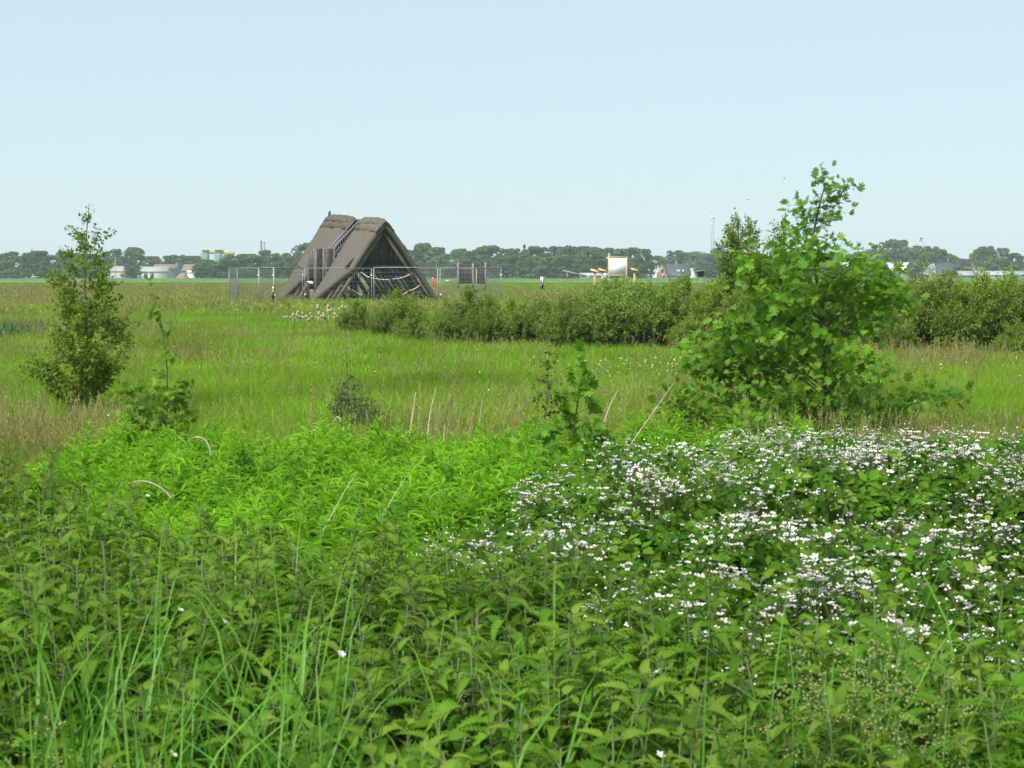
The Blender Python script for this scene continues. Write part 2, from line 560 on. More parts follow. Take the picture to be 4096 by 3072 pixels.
def oak_template(droop, fold):
    V, F = [(0, -0.16, 0.02), (0, 0.0, 0)], []
    mid = [0.0, 0.2, 0.46, 0.72]

    def z(x, y):
        return -droop * y * y + fold * abs(x)
    lob = [(0.04, 0.08, 0.25, 0.30, 0.36, 0.19, 0.12, 0.24), (0.12, 0.26, 0.34, 0.60, 0.46, 0.44, 0.13, 0.48), (0.13, 0.50, 0.25, 0.90, 0.34, 0.76, 0.09, 0.74)]
    for m in mid[1:]:
        V.append((0, m, z(0, m)))
    V += [(0, 1.0, z(0, 1.0))]
    for s in (-1, 1):
        prev = 1
        for k, (ax, ay, tx, ty, ux, uy, bx, by) in enumerate(lob):
            b = len(V)
            for (x, y) in ((ax, ay), (ux, uy), (tx, ty), (bx, by)):
                V.append((s * x, y, z(x, y)))
            q1 = (1 + k, b, b + 3, 2 + k)
            q2 = (b, b + 1, b + 2, b + 3)
            F += [q1, q2] if s > 0 else [q1[::-1], q2[::-1]]
        b = len(V)
        V.append((s * 0.09, 0.95, z(0.09, 0.95)))
        q = (4, b - 1, b, 5)
        F.append(q if s > 0 else q[::-1])
    b = len(V)
    V += [(-0.012, -0.16, 0.02), (0.012, -0.16, 0.02), (0.012, 0, 0), (-0.012, 0, 0)]
    F.append((b, b + 1, b + 2, b + 3))
    return T(V, F)


OAK = [oak_template(0.15, 0.18), oak_template(0.35, 0.05), oak_template(0.05, 0.30)]
BIRCH = T([(0, -0.35, 0.1), (0, 0, 0), (-0.36, 0.3, 0.06), (0, 0.35, 0), (0.36, 0.3, 0.06), (0, 1, -0.15), (0.03, -0.35, 0.1)],
          [(1, 4, 3), (1, 3, 2), (4, 5, 3), (3, 5, 2), (0, 6, 1)])
WILLOW = T([(0, 0, 0), (-0.2, 0.45, 0.05), (0, 1, -0.08), (0.2, 0.45, 0.05)], [(0, 3, 2), (0, 2, 1)])


def trifoliate():
    mb_v, mb_f = [], []
    for ang, sc, off in ((0, 1.0, 0.30), (72, 0.82, 0.16), (-72, 0.82, 0.16)):
        leaf = serrate(3 if ang == 0 else 2, 0.36, 0.12, 0.2, 0.10, 0.62, 0.02)
        a = math.radians(ang)
        base = len(mb_v)
        for x, y, z in leaf.V:
            x, y, z = x * sc * 0.72, y * sc * 0.72, z * sc * 0.72
            y += 0.06
            mb_v.append((x * math.cos(a) + y * math.sin(a), -x * math.sin(a) + y * math.cos(a) + (off if ang == 0 else 0.18), z))
        i = 0
        for s in leaf.S:
            mb_f.append(tuple(int(q) + base for q in leaf.L[i:i + s]))
            i += s
    b = len(mb_v)
    mb_v += [(-0.012, -0.2, -0.05), (0.012, -0.2, -0.05), (0.012, 0.34, 0), (-0.012, 0.34, 0)]
    mb_f.append((b, b + 1, b + 2, b + 3))
    return T(mb_v, mb_f)


TRI = trifoliate()


def blossom(cup=0.25):
    V, F = [], []
    for k in range(5):
        a = k * 2 * math.pi / 5
        c, s = math.cos(a), math.sin(a)
        b = len(V)
        for r, w, h in ((0.1, 0.05, 0.0), (0.55, 0.33, cup * 0.6), (0.95, 0.25, cup)):
            for q in (-1, 1):
                V.append((r * c - q * w * s, r * s + q * w * c, h))
        F += [(b, b + 2, b + 3, b + 1), (b + 2, b + 4, b + 5, b + 3)]
    return T(V, F)


BLOSSOM = [blossom(0.15), blossom(0.45)]
BUD = T([(0, 0, -0.5), (0.5, 0, 0), (0, 0.5, 0), (-0.5, 0, 0), (0, -0.5, 0), (0, 0, 0.55)],
        [(0, 2, 1), (0, 3, 2), (0, 4, 3), (0, 1, 4), (5, 1, 2), (5, 2, 3), (5, 3, 4), (5, 4, 1)])


def lance(droop, w=0.075, n=3):
    V, F = [], []
    prof = [0.35, 1.0, 0.8, 0.0]
    for i in range(n + 1):
        t = i / n
        z = 0.28 * t - droop * t * t
        ww = w * prof[i]
        V += [(-ww, t, z + ww * 0.5), (0, t, z), (ww, t, z + ww * 0.5)]
        if i:
            b = 3 * i
            F += [(b - 3, b - 2, b + 1, b), (b - 2, b - 1, b + 2, b + 1)]
    return T(V, F)


LANCE = [lance(0.55), lance(0.8), lance(0.35)]


# ------------------------------------------------------------------ background: far trees
def tri_blob_crown(r, H, W, base, n, q, shape):
    """leaf clumps over many lobes; W radius, from z=base to H"""
    mb = MB()
    L = int(26 + 10 * r.random())
    zz = base + (H - base) * 0.93 * (r.random(L) ** 0.95)
    f = (zz - base) / (H - base)
    if shape == 'round':
        prof = np.sqrt(np.clip(1 - (f * 1.15 - 0.40) ** 2 / 0.72, 0.05, 1))
    elif shape == 'cone':
        prof = np.clip(1.02 - f, 0.03, 1) ** 0.85
    else:
        prof = np.clip(np.sin(np.clip(f * 0.86 + 0.12, 0, 1) * math.pi) ** 0.6, 0.1, 1)
    a = r.random(L) * 2 * math.pi
    rad = W * prof * (0.35 + 0.5 * r.random(L))
    c = np.stack([np.cos(a) * rad, np.sin(a) * rad, zz], 1)
    lr = (0.26 + 0.2 * r.random(L)) * W * (0.75 if shape == 'cone' else 1.0) * np.clip(prof + 0.25, 0, 1)
    ltint = r.random(L)
    k = r.integers(0, L, n)
    d = rdir(n, r)
    d[:, 2] = np.where(r.random(n) < 0.7, np.abs(d[:, 2]), d[:, 2])
    pos = c[k] + d * (lr[k] * (0.55 + 0.5 * r.random(n) ** 0.6))[:, None] * np.array([1, 1, 0.85])
    pos[:, 2] = np.clip(pos[:, 2], 0.01, H)
    up = norm(d + 0.7 * rdir(n, r) + np.array([0, 0, 0.3]))
    dr = norm(np.cross(up, rdir(n, r)))
    sc = q * (0.6 + 0.8 * r.random(n))
    tint = np.clip(0.6 * ltint[k] + 0.4 * r.random(n), 0, 1)
    quad = T([(-0.45, -0.4, 0), (0.1, -0.55, 0.1), (0.5, 0.0, 0), (0.1, 0.5, 0.1), (-0.4, 0.4, 0)], [(0, 1, 2, 3, 4)])
    mb.inst(quad, frames(dr, up), pos, sc, tint)
    return mb


def far_proto(seed, shape, mat, n=3400):
    r = np.random.default_rng(seed)
    base = 0.05 if shape != 'tall' else 0.16
    crown = tri_blob_crown(r, 1.0, 0.42 if shape != 'cone' else 0.24, base, n, 0.05, shape).mesh('crown', mat)
    tb = MB()
    zs = np.linspace(0, 0.75, 5)
    tb.tube(np.stack([0.012 * np.sin(zs * 7 + seed), 0.01 * np.cos(zs * 5), zs], 1), 0.022 * (1 - zs) + 0.004, 6)
    for k in range(4):
        a = k * 1.7 + seed
        z0 = 0.25 + 0.12 * k
        tb.tube([(0, 0, z0), (0.1 * math.cos(a), 0.1 * math.sin(a), z0 + 0.1), (0.22 * math.cos(a), 0.22 * math.sin(a), z0 + 0.2)], [0.010, 0.007, 0.003], 5)
    return tb.mesh('trunk', M['far_bark']), crown


FAR = {
    'round': [far_proto(s, 'round', M['far_a']) for s in (1, 2, 3, 4)],
    'pale': [far_proto(s, 'round', M['far_b']) for s in (5, 6)],
    'tall': [far_proto(s, 'tall', M['far_a']) for s in (7, 8, 9)],
    'cone': [far_proto(s, 'cone', M['far_c'], 2000) for s in (10, 11)],
}
KINDS = {'round': 'broad dark tree', 'pale': 'pale rounded tree', 'tall': 'tall upright tree', 'cone': 'dark narrow conifer'}
_fr = np.random.default_rng(21)


def ordinal(i):
    return '%d%s' % (i, 'th' if 10 <= i % 100 <= 20 else {1: 'st', 2: 'nd', 3: 'rd'}.get(i % 10, 'th'))


def far_tree(px, top, wpx, kind, D, where, idx):
    H = Zat(top, D) * 1.03
    W = wpx / FPX * D
    trunk, crown = FAR[kind][idx % len(FAR[kind])]
    name = {'round': 'deciduous_tree', 'pale': 'deciduous_tree', 'tall': 'deciduous_tree', 'cone': 'conifer'}[kind]
    t = thing(name, KINDS[kind] + ' ' + where, 'tree', (X(px, D), D, 0), _fr.random() * 6.28, 'trees of the far treeline')
    sx = W / (0.84 if kind != 'cone' else 0.5)
    t.scale = (sx, sx, H)
    make('trunk', trunk, t)
    make('crown', crown, t)


# (px, top row, width px, kind, distance); rows read off the photograph's skyline
SKY_LEFT = [(10, 1018, 95, 'round', 700), (62, 1010, 100, 'round', 690), (118, 1016, 70, 'tall', 640), (160, 1008, 80, 'round', 650), (205, 1024, 80, 'round', 700),
            (258, 1008, 70, 'tall', 690), (300, 1015, 90, 'round', 720), (350, 1020, 90, 'round', 700), (398, 1026, 80, 'pale', 720), (445, 1010, 80, 'round', 730),
            (478, 1000, 80, 'tall', 720), (540, 994, 95, 'tall', 730), (600, 1028, 95, 'round', 760), (655, 1026, 95, 'round', 770), (712, 1023, 90, 'round', 780),
            (768, 1027, 95, 'round', 770), (828, 1040, 110, 'round', 640), (880, 1036, 100, 'round', 620), (935, 1022, 110, 'round', 640), (985, 1020, 100, 'round', 650),
            (1035, 1026, 95, 'round', 640), (1082, 1004, 110, 'round', 690), (1134, 1016, 95, 'round', 700), (1175, 1028, 80, 'round', 660), (1222, 978, 90, 'tall', 660),
            (1290, 1005, 110, 'round', 690)]
SKY_MID = [(1600, 1000, 110, 'round', 700), (1650, 1005, 90, 'round', 690), (1694, 978, 85, 'tall', 670), (1749, 994, 85, 'pale', 660), (1790, 1014, 80, 'cone', 690), (1839, 1000, 85, 'tall', 680),
           (1880, 1008, 80, 'round', 660), (1918, 993, 85, 'tall', 670), (1968, 987, 110, 'round', 680), (2015, 1000, 90, 'round', 660), (2067, 998, 85, 'tall', 650),
           (2097, 976, 45, 'cone', 720), (2132, 990, 95, 'round', 640), (2172, 993, 80, 'tall', 650), (2221, 990, 95, 'round', 650), (2271, 988, 85, 'tall', 640),
           (2321, 990, 95, 'round', 650), (2350, 986, 40, 'cone', 720), (2371, 993, 90, 'tall', 640), (2395, 988, 40, 'cone', 710), (2420, 996, 90, 'round', 640),
           (2448, 990, 42, 'cone', 720), (2470, 999, 85, 'tall', 650), (2500, 992, 42, 'cone', 710), (2525, 995, 90, 'round', 650), (2555, 993, 50, 'cone', 690), (2580, 1000, 80, 'round', 660)]
SKY_RIGHT = [(2628, 1026, 60, 'round', 800), (2662, 1030, 60, 'pale', 900), (2700, 1006, 90, 'round', 800), (2745, 1014, 75, 'round', 810), (2788, 1010, 80, 'pale', 790), (2826, 1018, 80, 'round', 760),
             (2868, 996, 80, 'round', 780), (2920, 1010, 90, 'round', 780), (2985, 1015, 100, 'round', 780), (3050, 1018, 95, 'round', 780), (3120, 1015, 100, 'round', 780), (3190, 1012, 100, 'round', 780),
             (3260, 1018, 95, 'round', 780), (3330, 1015, 90, 'round', 780), (3397, 1020, 80, 'round', 800), (3433, 1012, 75, 'pale', 790), (3475, 1000, 85, 'pale', 780), (3518, 1004, 80, 'round', 790),
             (3562, 964, 110, 'tall', 760), (3606, 966, 95, 'tall', 770), (3636, 992, 75, 'pale', 760), (3682, 988, 90, 'round', 790), (3716, 990, 85, 'round', 790), (3752, 1002, 80, 'round', 790),
             (3790, 1018, 75, 'round', 790), (3818, 1024, 65, 'round', 780), (3848, 1038, 70, 'round', 820), (3880, 1036, 70, 'tall', 820), (3912, 1000, 70, 'round', 740), (3940, 990, 80, 'tall', 740),
             (3985, 1030, 95, 'pale', 640), (3996, 996, 85, 'tall', 740), (4045, 1016, 85, 'round', 740), (4090, 1026, 80, 'round', 740)]
for lst, txt in ((SKY_LEFT, 'in the far treeline left of the hut, %s from the left edge'), (SKY_MID, 'in the far wood right of the hut, %s from the hut'),
                 (SKY_RIGHT, 'in the far treeline on the right, %s past the wood')):
    for i, (px, top, w, kind, D) in enumerate(lst):
        far_tree(px, top, w * 1.12, kind, D, txt % ordinal(i + 1), i)

# low scrub along the feet of the far trees
n_bush = 0
for i, px in enumerate(range(-20, 4130, 46)):
    if 430 < px < 800 and i % 6:
        continue
    if 2600 < px < 2800 or 3480 < px < 4100 and i % 4:
        continue
    D = 610 + 30 * _fr.random()
    H = 3.0 + 4.0 * _fr.random() if not 1650 < px < 2600 else 3.5 + 5.5 * _fr.random()
    trunk, crown = FAR['round' if _fr.random() < 0.8 else 'pale'][0 if i % 2 else 1]
    n_bush += 1
    t = thing('field_bush', 'low dark bush at the foot of the far treeline, %s from the left' % ordinal(n_bush), 'bush', (X(px, D), D, 0), _fr.random() * 6.28, 'bushes at the foot of the far treeline')
    s = (6.0 + 3.5 * _fr.random()) / 0.84
    t.scale = (s, s, H)
    make('trunk', trunk, t)
    make('crown', crown, t)


# ------------------------------------------------------------------ background: buildings
def part(name, parent, mat, build, smooth=False):
    mb = MB()
    build(mb)
    return make(name, mb.mesh(name, mat, smooth), parent)


def gable_house(name, label, cat, px0, px1, D, eave_y, ridge_y, depth, wall, roof, axis='x', over=0.3):
    """house spanning px0..px1 with the ridge across the view (axis x) or towards it (axis y)"""
    x0, x1 = X(px0, D), X(px1, D)
    cx, w = (x0 + x1) / 2, x1 - x0
    ze, zr = Zat(eave_y, D), Zat(ridge_y, D + depth / 2)
    t = thing(name, label, cat, (cx, D, 0))
    h = w / 2
    if axis == 'x':
        Vw = [(-h, 0, 0), (h, 0, 0), (h, depth, 0), (-h, depth, 0), (-h, 0, ze), (h, 0, ze), (h, depth, ze), (-h, depth, ze), (-h, depth / 2, zr), (h, depth / 2, zr)]
        Fw = [(0, 1, 5, 4), (2, 3, 7, 6), (1, 2, 6, 9, 5), (3, 0, 4, 8, 7)]
        e = (-h - over, h + over)
        k = over * (zr - ze) / (depth / 2)
        Vr = [(e[0], -over, ze - k + 0.05), (e[1], -over, ze - k + 0.05), (e[1], depth / 2, zr + 0.05), (e[0], depth / 2, zr + 0.05), (e[1], depth + over, ze - k + 0.05), (e[0], depth + over, ze - k + 0.05)]
        Vr += [(x, y, z + 0.18) for x, y, z in Vr]
    else:
        Vw = [(-h, 0, 0), (h, 0, 0), (h, depth, 0), (-h, depth, 0), (-h, 0, ze), (h, 0, ze), (h, depth, ze), (-h, depth, ze), (0, 0, zr), (0, depth, zr)]
        Fw = [(0, 1, 5, 8, 4), (2, 3, 7, 9, 6), (1, 2, 6, 5), (3, 0, 4, 7)]
        k = over * (zr - ze) / h
        Vr = [(-h - over, -over, ze - k + 0.05), (-h - over, depth + over, ze - k + 0.05), (0, depth + over, zr + 0.05), (0, -over, zr + 0.05), (h + over, depth + over, ze - k + 0.05), (h + over, -over, ze - k + 0.05)]
        Vr += [(x, y, z + 0.18) for x, y, z in Vr]
    Fr = [(0, 1, 2, 3), (3, 2, 4, 5), (9, 8, 7, 6), (11, 10, 8, 9), (0, 6, 7, 1), (4, 10, 11, 5), (1, 7, 8, 2), (2, 8, 10, 4), (0, 3, 9, 6), (3, 5, 11, 9)]
    part('wall', t, wall, lambda mb: mb.add(Vw, Fw))
    r = part('roof', t, roof, lambda mb: mb.add(Vr, Fr))
    return t, r, (cx, w, ze, zr)


def window(t, x, z, w, h, y=-0.06, mat='pane', frame='white'):
    f = part('window', t, M[frame], lambda mb: mb.box((x, y, z), (w + 0.16, 0.12, h + 0.16)))
    part('pane', f, M[mat], lambda mb: mb.box((x, y - 0.05, z), (w, 0.06, h)))


# brick house with the dark blue roof, gable to the left
D = 720
t, r, (cx, w, ze, zr) = gable_house('brick_house', 'red brick house with dark blue roof, gable end and three roof lights', 'house', 2668, 2760, D, 1101, 1059, 8.5, M['brick'], M['tile_dark'])
gw = X(2672, D) - X(2632, D)
part('gable_wing', t, M['brick'], lambda mb: mb.add([(-w / 2 - gw, 0.5, 0), (-w / 2 + 0.1, -0.3, 0), (-w / 2 + 0.1, -0.3, ze), (-w / 2 - gw, 0.5, ze), (-w / 2 - gw * 0.52, 0.1, zr),
                                                     (-w / 2 - gw, 4, 0), (-w / 2 + 0.1, 4, 0), (-w / 2 + 0.1, 4, ze), (-w / 2 - gw, 4, ze), (-w / 2 - gw * 0.52, 4, zr)],
                                                    [(0, 1, 2, 4, 3), (5, 0, 3, 8), (3, 4, 9, 8), (4, 2, 7, 9)]))
part('wing_roof', t, M['tile_dark'], lambda mb: mb.add([(-w / 2 - gw * 0.52, -0.4, zr + 0.1), (-w / 2 + 0.3, -0.6, ze + 0.1), (-w / 2 + 0.3, 5, ze + 0.1), (-w / 2 - gw * 0.52, 5, zr + 0.1),
                                                        (-w / 2 - gw * 0.52, -0.4, zr + 0.3), (-w / 2 + 0.3, -0.6, ze + 0.3), (-w / 2 + 0.3, 5, ze + 0.3), (-w / 2 - gw * 0.52, 5, zr + 0.3)], BOXF))
window(t, -w / 2 - gw * 0.5, Zat(1081, D), 1.1, 1.5, 0.02)
window(t, -w / 2 - gw * 0.3, Zat(1104, D), 1.5, 1.2, 0.0)
window(t, 0.2, Zat(1104, D), 0.9, 0.9)
window(t, 2.6, Zat(1104, D), 0.9, 0.9)
for q in (-0.4, 0.35, 2.0):
    part('roof_light', r, M['pane_sky'], lambda mb: mb.box((q, 1.6, ze + (zr - ze) * 1.6 / 4.25 + 0.3), (0.55, 1.0, 0.12), 0, Matrix.Rotation(math.atan2(zr - ze, 4.25), 3, 'X')))
t, r, _ = gable_house('white_barn', 'white gabled barn just left of the brick house', 'barn', 2616, 2648, 745, 1090, 1066, 9, M['white'], M['sheet_white'], 'y')
t, r, _ = gable_house('white_barn', 'white barn end just right of the brick house', 'barn', 2752, 2784, 760, 1108, 1074, 10, M['white'], M['sheet_white'], 'y')
# open carport left of the brick house
D = 700
t = thing('carport', 'low flat roofed carport left of the brick house', 'carport', (X(2612, D), D, 0))
part('roof', t, M['sheet_grey'], lambda mb: mb.box((0, 0, Zat(1091, D)), (3.4, 4, 0.25)))
for q in (-1.4, 1.4):
    part('post', t, M['post_grey'], lambda mb: mb.box((q, -1.6, Zat(1091, D) / 2 - 0.06), (0.18, 0.18, Zat(1091, D) - 0.12)))
# white roofed barns and the dark farmhouse on the right
t, r, _ = gable_house('long_barn', 'long barn with bright white roof right of the big oak', 'barn', 3604, 3700, 720, 1080, 1052, 14, M['grey_wall'], M['sheet_white'])
for q in range(6):
    part('side_board', t, M['plank_dark'], lambda mb: mb.box((X(3700, 720) - X(3652, 720) + 0.1, 1.2 + q * 2.2, 2.2), (0.12, 1.9, 4.0)))
gable_house('small_barn', 'small white roofed barn between the oak and the long barn', 'barn', 3536, 3576, 735, 1083, 1052, 9, M['grey_wall'], M['sheet_white'])
gable_house('barn', 'white barn mostly hidden behind the crown of the big oak', 'barn', 3336, 3410, 740, 1084, 1034, 12, M['brick'], M['sheet_white'])
D = 640
t, r, (cx, w, ze, zr) = gable_house('farmhouse', 'dark slate roofed farmhouse with white edged gables', 'house', 3735, 3842, D, 1099, 1056, 8, M['grey_wall'], M['tile_dark'])
for (a, b, yt, yb, yy) in ((3712, 3740, 1056, 1078, -0.8), (3716, 3742, 1081, 1098, -1.2)):
    xa, xb, zt, zb = X(a, D) - cx, X(b, D) - cx, Zat(yt, D), Zat(yb, D)
    xm = (xa + xb) / 2
    g = part('gable', t, M['grey_wall'], lambda mb: mb.add([(xa, yy, 0), (xb, yy, 0), (xb, yy, zb), (xm, yy, zt), (xa, yy, zb), (xa, 4, 0), (xb, 4, 0), (xb, 4, zb), (xm, 4, zt), (xa, 4, zb)],
                                                         [(0, 1, 2, 3, 4), (1, 6, 7, 2), (5, 0, 4, 9), (4, 3, 8, 9), (3, 2, 7, 8)]))
    for sgn in (-1, 1):
        part('bargeboard', g, M['white'], lambda mb: mb.beam((xm, yy - 0.1, zt + 0.1), (xa if sgn < 0 else xb, yy - 0.1, zb - 0.1), 0.12, 0.28, (0, -1, 0.01)))
window(t, X(3725, D) - cx, Zat(1077, D), 0.8, 0.9, -0.95)
t, r, _ = gable_house('farm_shed', 'low brown roofed farm shed near the right edge', 'shed', 3856, 3970, 650, 1092, 1070, 12, M['grey_wall'], M['brown_roof'])
t, r, _ = gable_house('greenhouse', 'long low grey greenhouse row at the right edge', 'greenhouse', 3905, 4140, 600, 1101, 1086, 9, M['greenhouse'], M['greenhouse'])
t, r, _ = gable_house('low_shed', 'low grey roofed shed beside the dark farmhouse', 'shed', 3836, 3900, 600, 1102, 1086, 7, M['grey_wall'], M['sheet_grey'])
t, r, _ = gable_house('low_shed', 'low grey shed in front of the long white roofed barn', 'shed', 3654, 3712, 640, 1100, 1083, 6, M['grey_wall'], M['sheet_grey'])
# industrial sheds on the left
t, r, _ = gable_house('factory_shed', 'wide low shed with grey roof behind the birch', 'shed', 434, 556, 700, 1086, 1066, 18, M['cream_wall'], M['sheet_grey'])
t, r, _ = gable_house('factory_shed', 'blue fronted shed with red roof among the left sheds', 'shed', 486, 572, 668, 1102, 1071, 14, M['blue_wall'], M['tile_red'])
t, r, _ = gable_house('factory_shed', 'cream walled shed with grey roof and two dark doors', 'shed', 566, 668, 655, 1087, 1069, 12, M['cream_wall'], M['sheet_grey'])
for q in (-3.0, -0.6):
    part('door', t, M['pane'], lambda mb: mb.box((q, -0.08, 1.0), (1.3, 0.12, 2.0)))
t, r, _ = gable_house('factory_shed', 'long red roofed shed behind the cream shed', 'shed', 612, 704, 740, 1075, 1059, 14, M['blue_wall'], M['tile_red'])
t, r, _ = gable_house('factory_shed', 'blue shed with red roof left of the round trees', 'shed', 730, 796, 700, 1084, 1059, 12, M['blue_wall'], M['tile_red'])
t, r, _ = gable_house('store', 'small white store in front of the blue shed', 'shed', 752, 788, 672, 1090, 1084, 6, M['white'], M['white'])
t, r, _ = gable_house('cottage', 'small brown cottage with white roof at the left edge', 'house', 30, 60, 640, 1084, 1070, 6, M['brick'], M['sheet_white'])


def heap(mb):
    n = 14
    V = [(0, 0, 2.1)]
    for ring, (rr, z) in enumerate(((0.45, 1.6), (0.8, 0.8), (1.05, 0.0))):
        for k in range(n):
            a = k * 2 * math.pi / n
            q = rr * (1 + 0.18 * math.sin(k * 2.3 + ring))
            V.append((2.2 * q * math.cos(a), 1.8 * q * math.sin(a), z * (1 + 0.2 * math.sin(k * 1.7))))
    F = [(0, 1 + k, 1 + (k + 1) % n) for k in range(n)]
    for ring in range(2):
        o = 1 + ring * n
        F += [(o + k, o + n + k, o + n + (k + 1) % n, o + (k + 1) % n) for k in range(n)]
    mb.add(V, F)


o = part('soil_heap', None, M['soil'], heap)
o.location = (X(733, 640), 640, 0)
tag(o, 'orange brown heap of soil in front of the left sheds', 'heap')


# small white van and car seen as bright specks
def vehicle(name, label, px, D, ln, hh, mat):
    t = thing(name, label, 'van' if 'van' in name else 'car', (X(px, D), D, 0))
    part('body', t, mat, lambda mb: mb.add([(-ln / 2, -0.85, 0.3), (ln / 2, -0.85, 0.3), (ln / 2, 0.85, 0.3), (-ln / 2, 0.85, 0.3), (-ln / 2, -0.85, hh * 0.55), (ln / 2, -0.85, hh * 0.5), (ln / 2, 0.85, hh * 0.5), (-ln / 2, 0.85, hh * 0.55)], BOXF))
    part('cabin', t, mat, lambda mb: mb.add([(-ln * 0.46, -0.8, hh * 0.53), (ln * 0.3, -0.8, hh * 0.53), (ln * 0.3, 0.8, hh * 0.53), (-ln * 0.46, 0.8, hh * 0.53), (-ln * 0.42, -0.7, hh), (ln * 0.12, -0.7, hh), (ln * 0.12, 0.7, hh), (-ln * 0.42, 0.7, hh)], BOXF))
    part('window', t, M['pane'], lambda mb: mb.box((-ln * 0.1, -0.78, hh * 0.75), (ln * 0.4, 0.04, hh * 0.25)))
    for q in (-0.3, 0.3):
        wb = MB()
        wb.tube([(q * ln, -0.9, 0.32), (q * ln, -0.7, 0.32)], 0.32, 10)
        make('wheel', wb.mesh('wheel', M['black']), t)


vehicle('parked_van', 'white van parked below the blue shed gable', 552, 645, 4.6, 2.1, M['white'])
vehicle('parked_car', 'small white car in front of the trees near the left edge', 153, 630, 4.0, 1.4, M['white'])

# silos with the yellow conveyor
D = 900
t = thing('silo_plant', 'green silo towers joined by a yellow conveyor above the trees', 'silo', (X(850, D), D, 0))
for c in (826, 878):
    xx = X(c, D) - X(850, D)
    zt, zb = Zat(1012, D), Zat(1050, D)
    s = part('tower', t, M['green_steel'], lambda mb: [mb.box((xx, 0, (zt + zb) / 2 - 3), (3.4, 3.4, zt - zb + 6))] + [mb.box((xx + q * 2.3, -2, Zat(1010, D) / 2), (0.22, 0.22, Zat(1010, D))) for q in (-1, 1)])
    part('head_house', s, M['green_steel'], lambda mb: [mb.box((xx, 0, Zat(1008, D)), (3.0, 3, 1.4)), mb.box((xx, 0, Zat(1001, D)), (3.8, 3.6, 0.35))])
part('conveyor', t, M['yellow_steel'], lambda mb: [mb.beam((X(834, D) - X(850, D), 0, Zat(1007, D)), (X(900, D) - X(850, D), 0, Zat(1007, D)), 2.0, 2.2), mb.beam((X(898, D) - X(850, D), 0, Zat(1007, D)), (X(940, D) - X(850, D), 0, Zat(1018, D)), 2.0, 1.9)])
part('trestle', t, M['lattice'], lambda mb: [mb.beam((X(898, D) - X(850, D) + q, 0, 0), (X(898, D) - X(850, D) + q * 0.5, 0, Zat(1012, D)), 0.3, 0.3, (0, 1, 0)) for q in (-1.3, 1.3)])


def chimney(label, px, top, wpx, D, mat):
    h = Zat(top, D)
    r0 = wpx / FPX * D / 2
    t = thing('chimney', label, 'chimney', (X(px, D), D, 0))
    mb = MB()
    zs = np.linspace(0, h, 6)
    mb.tube(np.stack([zs * 0, zs * 0, zs], 1), np.linspace(r0 * 1.15, r0 * 0.92, 6), 12)
    make('shaft', mb.mesh('shaft', mat, True), t)
    mb = MB()
    mb.tube([(0, 0, h - 1.2), (0, 0, h - 1.0), (0, 0, h + 0.05), (0, 0, h + 0.1)], [r0 * 1.0, r0 * 1.1, r0 * 1.1, r0 * 0.9], 12)
    make('rim', mb.mesh('rim', mat), t)


chimney('slim red brick chimney above the trees left of the hut', 1048, 963, 8.5, 1000, M['chimney_red'])
chimney('slim grey chimney just right of the red brick one', 1060.5, 966, 6.0, 1010, M['chimney_grey'])
chimney('distant red chimney above the trees near the left edge', 133, 997, 5.5, 1000, M['chimney_red'])


def lattice_mast(label, name, px, top, D, w0, w1, cat):
    h = Zat(top, D)
    t = thing(name, label, cat, (X(px, D), D, 0))
    mb = MB()
    corners = [(-1, -1), (1, -1), (1, 1), (-1, 1)]
    hb = h * 0.94
    n = 26
    for sx, sy in corners:
        mb.tube([(sx * w0 / 2, sy * w0 / 2, 0), (sx * w1 / 2, sy * w1 / 2, hb)], 0.085, 5)
    for i in range(n):
        f0, f1 = i / n, (i + 1) / n
        a, b = (w0 + (w1 - w0) * f0) / 2, (w0 + (w1 - w0) * f1) / 2
        for k in range(4):
            p, q = corners[k], corners[(k + 1) % 4]
            if i % 2:
                p, q = q, p
            mb.tube([(p[0] * a, p[1] * a, f0 * hb), (q[0] * b, q[1] * b, f1 * hb)], 0.05, 4)
    make('lattice', mb.mesh('lattice', M['lattice']), t)
    return t, h, hb


t, h, hb = lattice_mast('tall slim grey lattice radio mast left of the big oak', 'radio_mast', 2848, 838, 780, 1.5, 0.9, 'mast')
part('antenna_rod', t, M['lattice'], lambda mb: mb.tube([(0, 0, hb), (0, 0, h)], 0.07, 5))
for q in range(3):
    a = q * 2.1 + 0.4
    part('antenna_panel', t, M['white'], lambda mb: mb.box((0.9 * math.cos(a), 0.9 * math.sin(a), hb - 1.6), (0.28, 0.22, 1.7)))
part('dish', t, M['white'], lambda mb: mb.tube([(-0.9, -0.4, hb - 4.6), (-1.1, -0.7, hb - 4.6)], [0.2, 0.38], 10))
part('platform', t, M['lattice'], lambda mb: [mb.box((0, 0, Zat(1036, 780)), (3.4, 3.4, 0.15))] + [mb.box((sx * 1.6, -1.6, Zat(1048, 780)), (0.16, 0.16, 5.5)) for sx in (-1, -0.3, 0.3, 1)] + [mb.box((0, -1.6, Zat(1048, 780) + zz), (3.3, 0.14, 0.14)) for zz in (-2, 0, 2)])
# power pylon behind the trees left of the hut
D = 1150
t, h, hb = lattice_mast('faint distant power pylon between the chimneys and the hut', 'power_pylon', 1180, 998, D, 3.4, 1.0, 'pylon')
for zz, ww in ((hb - 0.5, 7), (hb - 3.2, 9)):
    part('cross_arm', t, M['lattice'], lambda mb: mb.box((0, 0, zz), (ww, 0.3, 0.3)))
